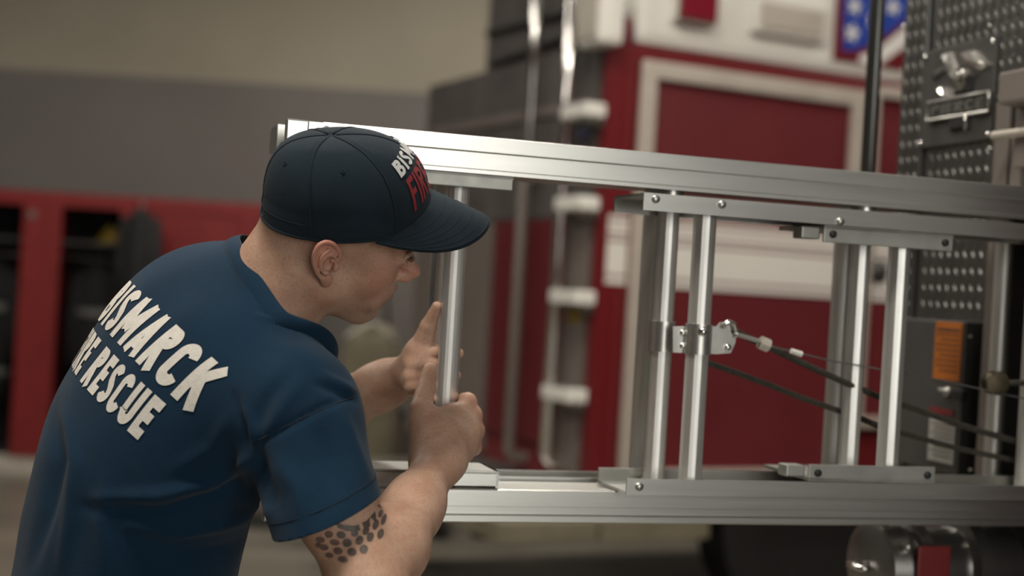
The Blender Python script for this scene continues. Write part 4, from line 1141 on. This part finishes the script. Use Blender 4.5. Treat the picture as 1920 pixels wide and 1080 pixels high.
bp = nt.nodes.new('ShaderNodeBump'); bp.inputs['Strength'].default_value = .22; bp.inputs['Distance'].default_value = .001
nt.links.new(nz(420, 3).outputs[0], bp.inputs['Height']); nt.links.new(bp.outputs[0], b.inputs['Normal'])
M['skin'] = m
person = mesh_obj('person', bme, M['skin'], None, True)
for V_, F_ in ear_fields():
    em_ = np_mesh('ear', V_, F_); q_ = (V_-HC)@HB.T/HS
    at = em_.attributes.new('red', 'FLOAT', 'POINT'); at.data.foreach_set('value', np.clip(.12+.30*sst(q_[:, 2], -.02, .03), 0, 1).astype(np.float32))
    at = em_.attributes.new('dark', 'FLOAT', 'POINT'); at.data.foreach_set('value', np.zeros(len(V_), np.float32))
    mesh_obj('ear', em_, M['skin'], person, True)
tag(person, 'firefighter in navy t-shirt and cap leaning forward, both hands gripping a ladder rung', 'person')
bvh_skin = BVHTree.FromPolygons([tuple(p) for p in co], [tuple(f) for f in Fq.tolist()])
# eye and brow
for s in (-1, 1):
    MB().lathe([(0, .0085), (.004, .0075), (.0075, .004), (.0085, 0)], H(.0780, s*.0305, .001), HB[0]+HB[1]*s*.18, 16).build('eye', mat('eye_white', (.24, .19, .16), .3), person, smooth=True)
    MB().lathe([(0, .0042), (.0008, .004), (.001, 0)], H(.0780, s*.0305, .001)+HB[0]*.0079+HB[1]*s*.0014, HB[0]+HB[1]*s*.18, 14).build('iris', mat('iris', (.05, .06, .07), .1), person, smooth=True)
    MB().tube([H(.0835, s*.043, .0045), H(.0895, s*.037, .0075), H(.0925, s*.030, .0078), H(.091, s*.022, .005)], [.0018, .0034, .0034, .0016], 8).build('eyelid', M['skin'], person, smooth=True)
    MB().tube([H(.088, s*.040, -.0035), H(.0915, s*.031, -.0055), H(.090, s*.022, -.003)], [.0014, .0026, .0014], 8).build('eyelid', M['skin'], person, smooth=True)
    mb = MB()
    for k in range(36):
        t_ = k/35; p0 = np.array([.0925-.016*t_**1.6, s*(.014+.034*t_), .020+.006*sin(t_*2.4)])
        d_ = np.array([.004, s*.006, .003+.001*sin(k)]); mb.tube([H(*p0), H(*(p0+d_*.5+np.array([.0012, 0, 0]))), H(*(p0+d_))], [.0006, .0005, .0002], 4)
    eb = mb.build('eyebrow', mat('eyebrow_hair', (.07, .045, .03), .8), person); eb['kind'] = 'stuff'
    mb = MB()
    for k in range(14):
        t_ = k/13; p0 = np.array([.0885+.003*sin(pi*t_), s*(.022+.020*t_), .0035+.0015*sin(pi*t_)]); mb.tube([H(*p0), H(*(p0+np.array([.005, s*.002, -.001]))), H(*(p0+np.array([.008, s*.003, .002])))], [.0004, .0003, .0001], 4)
    eb = mb.build('eyelashes', mat('lash_hair', (.03, .02, .015), .8), person); eb['kind'] = 'stuff'

# ---- shirt -----------------------------------------------------------------
lo = np.array([P(-160, 1000, 1.9)[0], 1.50, P(215, 1420, 1.88)[2]]); hi = np.array([P(800, 800, 1.8)[0], 2.36, P(430, 420, 1.9)[2]])
S = Field(lo, hi, .0042)
S.ell(C1+Nb*.004, (.178, .118, .15), TB, k=.05)
S.ell(C2+Nb*.002, (.176, .122, .16), TB, k=.06)
S.ell(C3, (.158, .125, .15), TB2, k=.07)
S.ell(C4, (.160, .125, .15), TB2, k=.07)
S.ell(C5, (.178, .132, .15), TB3, k=.07)
S.cap(NECK-Sp*.045, NECK+Sp*.03, .074, .066, k=.04)
S.cap(C1+Rt*.05+Nb*.01, RS, .080, .066, k=.05); S.cap(C1-Rt*.05+Nb*.02, LS, .082, .070, k=.06)
S.cap(NECK+Rt*.03-Sp*.062, RS, .042, .056, k=.04)
S.cap(NECK-Rt*.03-Sp*.03, LS+Sp*.01, .055, .058, k=.05)
SE = P(*SLEEVE_END); UA = nrm(SE-RS)
S.cap(RS, SE+UA*.05, .069, .068, k=.035)
UL = nrm(LE-LS); SEL = LS+UL*.20
S.cap(LS, SEL+UL*.05, .066, .066, k=.03)
V, Fq2 = S.mesh(); del S
me = np_mesh('t_shirt', V, Fq2); bm = bmesh.new(); bm.from_mesh(me)
for _ in range(3): bmesh.ops.smooth_vert(bm, verts=bm.verts[:], factor=.5, use_axis_x=True, use_axis_y=True, use_axis_z=True)
def cut(c, nrm_, rad, keepfar=True):
    c = Vector(c); nv = Vector(nrm_)
    fs = [f for f in bm.faces if (f.calc_center_median()-c).length < rad and (f.calc_center_median()-c).dot(nv) > -.02]
    geom = fs+list({e for f in fs for e in f.edges})+list({v for f in fs for v in f.verts})
    bmesh.ops.bisect_plane(bm, geom=geom, plane_co=c, plane_no=nv, dist=1e-5)
    dl = [f for f in bm.faces if (f.calc_center_median()-c).dot(nv) > 0 and (f.calc_center_median()-c).length < rad]
    bmesh.ops.delete(bm, geom=dl, context='FACES')
HN = nrm(UA+np.array([0, .0, .0])); 
cut(SE, nrm(SLEEVE_N), .098)
cut(SEL, UL, .085)
NP = P(*COLLAR_C); NN = nrm(COLLAR_N)
cut(NP, NN, .13)
cut(C5-Sp3*.02, -Sp3, .32)
# keep the big piece only
bm.verts.index_update()
seen = set(); best = []
for v in bm.verts:
    if v in seen: continue
    comp = [v]; seen.add(v); i = 0
    while i < len(comp):
        for e in comp[i].link_edges:
            o_ = e.other_vert(comp[i])
            if o_ not in seen: seen.add(o_); comp.append(o_)
        i += 1
    if len(comp) > len(best): best = comp
keep = set(best); bmesh.ops.delete(bm, geom=[v for v in bm.verts if v not in keep], context='VERTS')
# folds: ridges and valleys laid over the cloth (polyline in the photo, width px, height m)
bm.normal_update()
FOLDS = [
 ([(478, 835), (540, 800), (600, 765), (664, 742)], 7, -.0035),
 ([(478, 835), (490, 900), (512, 950)], 16, -.009), ([(455, 850), (470, 930), (500, 1000)], 12, .006),
 ([(470, 860), (400, 905), (300, 930), (180, 935)], 13, .0065), ([(470, 885), (400, 930), (300, 958), (160, 950)], 12, -.006),
 ([(500, 960), (420, 985), (330, 1000), (240, 985)], 12, .006), ([(500, 1000), (420, 1030), (320, 1045)], 14, -.005),
 ([(455, 760), (470, 800), (478, 850)], 10, .005), ([(440, 740), (458, 800), (462, 850)], 9, -.005),
 ([(430, 780), (400, 840), (330, 880)], 16, .004), ([(95, 760), (110, 860), (90, 960), (60, 1060)], 14, -.007), ([(120, 780), (140, 870), (130, 980), (110, 1080)], 14, .005),
 ([(200, 900), (190, 980), (200, 1080)], 16, .004),
 ([(495, 572), (530, 580), (565, 578)], 6, .0022), ([(480, 592), (520, 600), (560, 603)], 6, .0022), ([(485, 582), (525, 590), (560, 590)], 5, -.002),
 ([(500, 640), (560, 660), (610, 690)], 16, .003), ([(600, 700), (640, 720), (665, 735)], 8, .004), ([(590, 718), (630, 735), (668, 752)], 7, -.0035),
 ([(520, 860), (560, 920), (570, 980)], 18, .005), ([(600, 800), (620, 870), (640, 930)], 18, -.004), ([(640, 770), (665, 840), (690, 900)], 12, .004),
 ([(540, 700), (500, 750), (480, 800)], 14, -.004), ([(560, 720), (525, 770), (500, 815)], 14, .004),
]
vv = np.array([v.co[:] for v in bm.verts]); vn = np.array([v.normal[:] for v in bm.verts])
d_ = vv-CAM; un = d_[:, 0]/d_[:, 1]; vz = d_[:, 2]/d_[:, 1]
uu = un*cos(ROLL)+vz*sin(ROLL); v2 = -un*sin(ROLL)+vz*cos(ROLL)
PXs = 960+uu*FPX; PYs = 540-v2*FPX
facing = sst(-(vn*(d_/np.linalg.norm(d_, axis=1)[:, None])).sum(1), .0, .3)
disp = np.zeros(len(vv))
for pts, wpx, amp in FOLDS:
    best_d = np.full(len(vv), 1e9); tt = np.zeros(len(vv)); m_ = len(pts)-1
    for i, (a, b2) in enumerate(zip(pts[:-1], pts[1:])):
        ax_, ay_ = a; bx_, by_ = b2; L2 = (bx_-ax_)**2+(by_-ay_)**2
        t_ = np.clip(((PXs-ax_)*(bx_-ax_)+(PYs-ay_)*(by_-ay_))/L2, 0, 1)
        dd = np.hypot(PXs-ax_-t_*(bx_-ax_), PYs-ay_-t_*(by_-ay_)); c_ = dd < best_d
        best_d = np.where(c_, dd, best_d); tt = np.where(c_, (i+t_)/m_, tt)
    disp += amp*np.exp(-(best_d/wpx)**2)*np.sin(pi*np.clip(tt*.92+.04, 0, 1))**.6
disp *= facing*1.35
# low rumples everywhere (in body space)
q = vv@TB.T
disp += .0012*np.sin(q[:, 0]*48+q[:, 2]*31+2*np.sin(q[:, 1]*20))*np.sin(q[:, 2]*26-q[:, 0]*15)
for v, dd in zip(bm.verts, disp): v.co += v.normal*float(dd)
bmesh.ops.smooth_vert(bm, verts=[v for v in bm.verts if not v.is_boundary], factor=.4, use_axis_x=True, use_axis_y=True, use_axis_z=True)
# neck boundary loop for the collar
bl = [e for e in bm.edges if e.is_boundary]
loops = []; left = set(bl)
while left:
    e = left.pop(); lp_ = [e.verts[0], e.verts[1]]
    while True:
        nx = [x for x in lp_[-1].link_edges if x in left]
        if not nx: break
        left.discard(nx[0]); lp_.append(nx[0].other_vert(lp_[-1]))
    loops.append([np.array(v.co) for v in lp_])
bm.to_mesh(me); 
shirt_bvh = BVHTree.FromBMesh(bm); bm.free()
shirt = mesh_obj('t_shirt', me, M['navy'], person, True)
so = shirt.modifiers.new('cloth', 'SOLIDIFY'); so.thickness = .0016; so.offset = -1
def resample(L, n):
    L = [np.array(p) for p in L]
    if np.linalg.norm(L[0]-L[-1]) > 1e-6: L.append(L[0])
    d = [0]
    for a, b2 in zip(L[:-1], L[1:]): d.append(d[-1]+np.linalg.norm(b2-a))
    o_ = []
    for k in range(n):
        t_ = d[-1]*k/n; i = int(np.searchsorted(d, t_, side='right'))-1; i = min(i, len(L)-2)
        f = (t_-d[i])/max(1e-9, d[i+1]-d[i]); o_.append(L[i]+(L[i+1]-L[i])*f)
    return np.array(o_)
def smooth_loop(L, it):
    for _ in range(it): L = .5*L+.25*(np.roll(L, 1, 0)+np.roll(L, -1, 0))
    return L
nl = min((l for l in loops if len(l) > 30), key=lambda l: np.linalg.norm(np.mean(l, 0)-NP))
sl_ = min((l for l in loops if len(l) > 30), key=lambda l: np.linalg.norm(np.mean(l, 0)-SE))
L = smooth_loop(resample(nl, 120), 6); cen = L.mean(0)
# ribbed collar: a band rising from the loop towards the neck
mb = MB(); rows = [(-.004, .0022), (.003, .0030), (.010, .0022), (.0165, .0006), (.0175, -.0014), (.012, -.0016), (.002, -.0016)]
vs = []
for (h_, o_) in rows:
    for p in L:
        out = p-cen; out = nrm(out-NN*np.dot(out, NN)); ln_ = np.linalg.norm(p-cen)
        vs.append(p+NN*h_+out*(o_-.22*max(h_, 0)))
fs = [(i*120+k, i*120+(k+1) % 120, (i+1)*120+(k+1) % 120, (i+1)*120+k) for i in range(len(rows)-1) for k in range(120)]
mb.add(vs, fs).build('collar', M['navy'], shirt, smooth=True)
mb = MB(); mb.tube([tuple(p+nrm(p-cen)*.0022-NN*.004) for p in list(L)+[L[0]]], .0009, 6, cap=False); mb.build('collar_seam', M['seam'], shirt, smooth=True)
L2_ = smooth_loop(resample(sl_, 100), 4); c2_ = L2_.mean(0)
mb = MB(); hemp = []
for p in L2_:
    q_ = p-UA*.022; hit = shirt_bvh.find_nearest(Vector(q_)); hemp.append(np.array(hit[0])+np.array(hit[1])*.0004)
hemp = smooth_loop(np.array(hemp), 4)
mb.tube([tuple(p) for p in list(hemp)+[hemp[0]]], .0007, 5, cap=False); mb.build('sleeve_stitching', M['seam'], shirt, smooth=True)
# sleeve seam around the shoulder (armscye)
pts_ = []
for (px, py) in [(476, 832), (500, 817), (530, 802), (565, 785), (600, 769), (635, 755), (662, 745)]:
    dv = Vector(ray(px, py)).normalized(); h_ = shirt_bvh.ray_cast(Vector(CAM), dv)
    if h_[0]: pts_.append(np.array(h_[0])+np.array(h_[1])*.0002)
if len(pts_) > 2: MB().tube([tuple(p) for p in pts_], .0011, 6).build('sleeve_seam', M['seam'], shirt, smooth=True)

# ---- lettering on the back: laid on a flat frame parallel to the back, pressed on to the cloth
def print_on(txt, org, ux, uy, nv, size, xs, t, gap, name, m, par, bvh, off=.0012, step=.05, arc_=0.0, th=0):
    V_, F_, W_ = text_mesh(txt, t, gap, step, 4); out = []; ok = []
    for (x, y) in V_:
        xx = (x-W_)*xs*size; yy = y*size + arc_*xx*xx
        p = org+ux*xx+uy*yy
        h_ = bvh.ray_cast(Vector(p+nv*.30), Vector(-nv))
        if h_[0] is None or (np.array(h_[0])-p)@nv < -.16: ok.append(False); out.append(p); continue
        ok.append(True); out.append(np.array(h_[0])+np.array(h_[1])*off)
    F2 = [f for f in F_ if all(ok[i] for i in f)]
    me_ = bpy.data.meshes.new(name); me_.from_pydata([tuple(map(float, p)) for p in out], [], F2)
    o_ = mesh_obj(name, me_, m, par, True)
    return o_
TX = {}
for nm, args in TEXTS.items():
    (px, py, Y_), tux, tuy, size, xs, t_, gap = args
    tux = nrm(tux); tuy = nrm(tuy); nv = nrm(np.cross(tux, tuy))
    o_ = print_on(nm, P(px, py, Y_), tux, tuy, nv, size, xs, t_, gap, 'lettering', M['print_white'], shirt, shirt_bvh)
    o_['label'] = 'white block lettering on the back of the shirt'

# ---- cap -------------------------------------------------------------------
CT = radians(CAP_TILT)    # cap tipped back relative to the head
cf = HB[0]*cos(CT)+HB[2]*sin(CT); cu = HB[2]*cos(CT)-HB[0]*sin(CT); cl = HB[1]
CO = H(*CAP_O)
CRX, CRY, CRH = .105, .086, .107
def crown(a, t, off=0.0):
    """a: angle from the front (0) round the left; t: 0 at the band, 1 at the button"""
    tau = t*pi/2
    rho = cos(tau)**.72 if t < 1 else 0.0; zz = sin(tau)**.92
    x = (CRX+off)*rho*cos(a); y = (CRY+off)*rho*sin(a); z = (CRH+off)*zz
    fr = max(0, cos(a))
    x += .006*fr*sin(2*tau)            # stiff front panels stand up
    z += .005*fr*sin(2*tau)
    x -= .019*sin(tau)**2*(1 if t < 1 else 1)
    # puckers between the panels
    g_ = 0
    for k in range(6):
        dd = (a-(k*pi/3))
        dd = (dd+pi) % (2*pi)-pi; g_ += math.exp(-(dd*rho*.1/.0035)**2)
    sc_ = 1-.014*g_*(1-t**6)
    if t < .95 and abs((a+pi) % (2*pi)-pi) > 1.2:
        sc_ *= 1-.007*math.exp(-((t-.17)/.03)**2)+.006*sin(a*7+t*9)*(1-t)*.5
    p = np.array([x*sc_, y*sc_, z*(1-.01*g_ if t > .5 else 1)])
    return CO+cf*p[0]+cl*p[1]+cu*p[2]
NA, NT = 144, 48
vs = [crown(2*pi*k/NA, j/NT) for j in range(NT) for k in range(NA)]; vs.append(crown(0, 1))
fs = [(j*NA+k, j*NA+(k+1) % NA, (j+1)*NA+(k+1) % NA, (j+1)*NA+k) for j in range(NT-1) for k in range(NA)]+[((NT-1)*NA+k, (NT-1)*NA+(k+1) % NA, NT*NA) for k in range(NA)]
hat = MB().add(vs, fs).build('baseball_cap', M['capnavy'], person, smooth=True)
so = hat.modifiers.new('cloth', 'SOLIDIFY'); so.thickness = .0025; so.offset = -1
MB().lathe([(-.001, .0085), (.002, .0085), (.0045, .006), (.0055, 0)], crown(0, 1)-cu*.001, cu, 20).build('button', M['capnavy'], hat, smooth=True)
for k in range(6):
    MB().tube([tuple(crown(k*pi/3, t_, .0006)) for t_ in np.linspace(.0, .985, 40)], .0011, 6).build('seam', M['seam'], hat, smooth=True)
for k in range(6):
    a_ = k*pi/3+pi/6; p = crown(a_, .56, .0002); q1 = crown(a_+.02, .56); q2 = crown(a_, .58); nn = nrm(np.cross(q1-p, q2-p))
    if np.dot(nn, p-CO) < 0: nn = -nn
    ey = MB().lathe([(0, .0030), (.0010, .0028), (.0012, .0014), (.0004, .0012)], p, nn, 14).build('eyelet', M['capnavy'], hat, smooth=True)
mb = MB(); mb.tube([tuple(crown(a_, .012, .001)) for a_ in np.linspace(0, 2*pi, 90)], .0016, 6, cap=False); mb.build('band_edge', M['capnavy'], hat, smooth=True)
for t_ in (.10,):
    mb = MB(); mb.tube([tuple(crown(a_, t_, .0004)) for a_ in np.linspace(1.2, 2*pi-1.2, 80)], .0005, 5); mb.build('band_stitching', M['seam'], hat, smooth=True)
# brim: wraps the forehead, dips at the sides
AB = radians(76); NU, NV = 48, 16
def brim(u, v, off=0):
    a = -AB+2*AB*u
    i = np.array([(CRX+.001)*cos(a), (CRY+.001)*sin(a), .006])
    sx = sin(a)/sin(AB)
    w_ = max(0, 1-sx*sx)
    o_ = np.array([(CRX*cos(a))+BRIM_L*w_**.46, (CRY+.003)*sin(a)*1.0, .004])
    p = i+(o_-i)*v
    L_ = p[0]-CRX*cos(AB)
    z = .024*w_-BRIM_C*(p[1]/CRY)**2*v*w_**.8-BRIM_D*v*w_**.5-.006*v*v*w_*w_
    return CO+cf*p[0]+cl*p[1]+cu*(z+off)
vs = []; fs = []
for side_, off in ((0, .0015), (1, -.0015)):
    for i in range(NU+1):
        for j in range(NV+1): vs.append(brim(i/NU, j/NV, off))
n1 = (NU+1)*(NV+1)
for i in range(NU):
    for j in range(NV):
        a_ = i*(NV+1)+j; fs.append((a_, a_+1, a_+NV+2, a_+NV+1)); fs.append((n1+a_, n1+a_+NV+1, n1+a_+NV+2, n1+a_+1))
for i in range(NU):
    a_ = i*(NV+1)+NV; fs.append((a_, a_+NV+1, n1+a_+NV+1, n1+a_)); a_ = i*(NV+1); fs.append((a_, n1+a_, n1+a_+NV+1, a_+NV+1))
br = MB().add(vs, fs).build('brim', M['capnavy'], hat, smooth=True)
for q_ in (.97,):
    MB().tube([tuple(brim(u_, q_, .0018)) for u_ in np.linspace(0.02, .98, 60)], .0010, 6).build('brim_edge', M['capnavy'], hat, smooth=True)
for q_ in (.25, .4, .55, .7, .85):
    MB().tube([tuple(brim(u_, q_, .0016)) for u_ in np.linspace(0.04, .96, 50)], .0003, 4).build('brim_stitching', M['seam'], hat, smooth=True)
# cap lettering
def cap_text(txt, t0, t1, width, thick, gap, name, m, raise_=.0012):
    V_, F_, W_ = text_mesh(txt, thick, gap, .06, 4); out = []
    for (x, y) in V_:
        a_ = -(.5-x/W_)*width
        out.append(crown(a_, t0+(t1-t0)*y+.07*(1-(2*x/W_-1)**2), raise_))
    return MB().add(out, F_).build(name, m, hat, smooth=True)
cap_text('BISMARCK', CAPT[0], CAPT[1], CAPT[2], .22, .14, 'lettering', M['thread_white'], .0016)['label'] = 'white embroidered lettering'
cap_text('FIRE DEPT', CAPT[3], CAPT[4], CAPT[5], .17, .10, 'lettering', M['thread_red'], .0016)['label'] = 'red embroidered lettering'

# ---- tattoo: honeycomb of rounded cells printed on the upper arm
def on_skin(px, py, off=.0006):
    h_ = bvh_skin.ray_cast(Vector(CAM), Vector(ray(px, py)).normalized())
    return None if h_[0] is None else np.array(h_[0])+np.array(h_[1])*off
tm = mat('tattoo_ink', (.10, .073, .062), .5, noise=.25, scale=300)
tm2 = mat('faded_tattoo_ink', (.15, .09, .075), .5, noise=.25, scale=300)
mb = MB(); mb2 = MB(); mb3 = MB()
def patch(mb, cx, cy, rx, ry, rot=0, n=10, m_=3):
    vs = []; 
    for j in range(m_+1):
        for k in range(n):
            a = 2*pi*k/n; r_ = j/m_; x = rx*cos(a)*r_; y = ry*sin(a)*r_
            p = on_skin(cx+x*cos(rot)-y*sin(rot), cy+x*sin(rot)+y*cos(rot))
            if p is None: return
            vs.append(p)
    if max(np.linalg.norm(vs[-1-k]-vs[0]) for k in range(n)) > .02: return
    fs = [(j*n+k, j*n+(k+1) % n, (j+1)*n+(k+1) % n, (j+1)*n+k) for j in range(m_) for k in range(n)]
    mb.add(vs, fs)
cells = [(719, 974, 4.5, 11), (704, 984, 5.5, 10), (713, 1001, 6, 10), (694, 1007, 6.5, 9.5), (674, 1013, 7, 9), (686, 995, 6, 9),
         (682, 1030, 8, 8.5), (660, 1035, 9, 8), (651, 1018, 9, 8.5), (665, 1000, 7, 7), (640, 1003, 9, 7), (713, 963, 4, 8)]
faint = [(617, 1002, 8, 7), (601, 1012, 9, 6), (608, 1026, 9, 6), (634, 1033, 9, 7), (618, 1041, 8, 5), (643, 1049, 10, 6), (628, 1017, 10, 6), (597, 1022, 5, 5)]
for c_ in cells: patch(mb, *c_, rot=.35)
for c_ in faint: patch(mb2, *c_, rot=.2)
# banner band above the cells
top = [(628, 978), (645, 984), (665, 986), (686, 977), (700, 962), (709, 945), (712, 928)]
bot = [(634, 990), (650, 996), (668, 997), (690, 990), (706, 975), (717, 955), (719, 935)]
vs = []
for (a, b2) in zip(top, bot):
    for q_ in (0, .33, .66, 1):
        p = on_skin(a[0]+(b2[0]-a[0])*q_, a[1]+(b2[1]-a[1])*q_); vs.append(p if p is not None else np.array([0, 0, -9.]))
fs = [(i*4+j, i*4+j+1, i*4+j+5, i*4+j+4) for i in range(len(top)-1) for j in range(3)]
fs = [f for f in fs if all(vs[i][2] > -5 for i in f) and max(np.linalg.norm(vs[i]-vs[f[0]]) for i in f) < .03]
vs = [v if v[2] > -5 else np.array(on_skin(680, 1000)) for v in vs]
mb.add(vs, fs)
t1 = mb.build('tattoo', tm, person, smooth=True); t1['kind'] = 'stuff'; t1['label'] = 'dark honeycomb tattoo on the right upper arm'
t2 = mb2.build('tattoo', tm2, person, smooth=True); t2['kind'] = 'stuff'; t2['label'] = 'faded part of the honeycomb tattoo'

# ---- trousers, belt and boots (below the frame)
lo = np.array([C5[0]-.42, 1.45, .02]); hi = np.array([C5[0]+.40, 2.35, C5[2]+.08]); T = Field(lo, hi, .009)
T.ell(C5, (.158, .112, .12), TB3, k=.05)
HR = C5+Rt3*.09-Sp3*.07; HL = C5-Rt3*.09-Sp3*.07
KR = HR+np.array([-.08, -.02, -.44]); AR = np.array([KR[0]-.14, KR[1], .13])
KL = HL+np.array([.14, .02, -.42]); AL = np.array([KL[0]+.04, KL[1]+.02, .13])
for h_, k_, a_ in ((HR, KR, AR), (HL, KL, AL)):
    T.cap(h_, k_, .098, .072, k=.05); T.cap(k_, a_, .070, .060, k=.04)
V, Fq3 = T.mesh(); del T
tr = mesh_obj('trousers', np_mesh('trousers', V, Fq3), M['trouser'], person, True)
for a_, d_ in ((AR, -.05), (AL, .05)):
    o_ = Field(np.array([a_[0]-.14, a_[1]-.12, 0]), np.array([a_[0]+.24, a_[1]+.12, .26]), .006)
    o_.cap((a_[0], a_[1], .20), (a_[0]-.01, a_[1], .07), .052, .050, k=.02)
    o_.cap((a_[0]-.02, a_[1], .055), (a_[0]+.15, a_[1]+.02, .045), .046, .042, k=.03)
    o_.ell((a_[0]+.07, a_[1]+.01, .02), (.155, .055, .022), None, k=.01)
    V, F4 = o_.mesh(); V[:, 2] = np.maximum(V[:, 2], .001)
    bt = mesh_obj('boot', np_mesh('boot', V, F4), M['boot'], person, True)
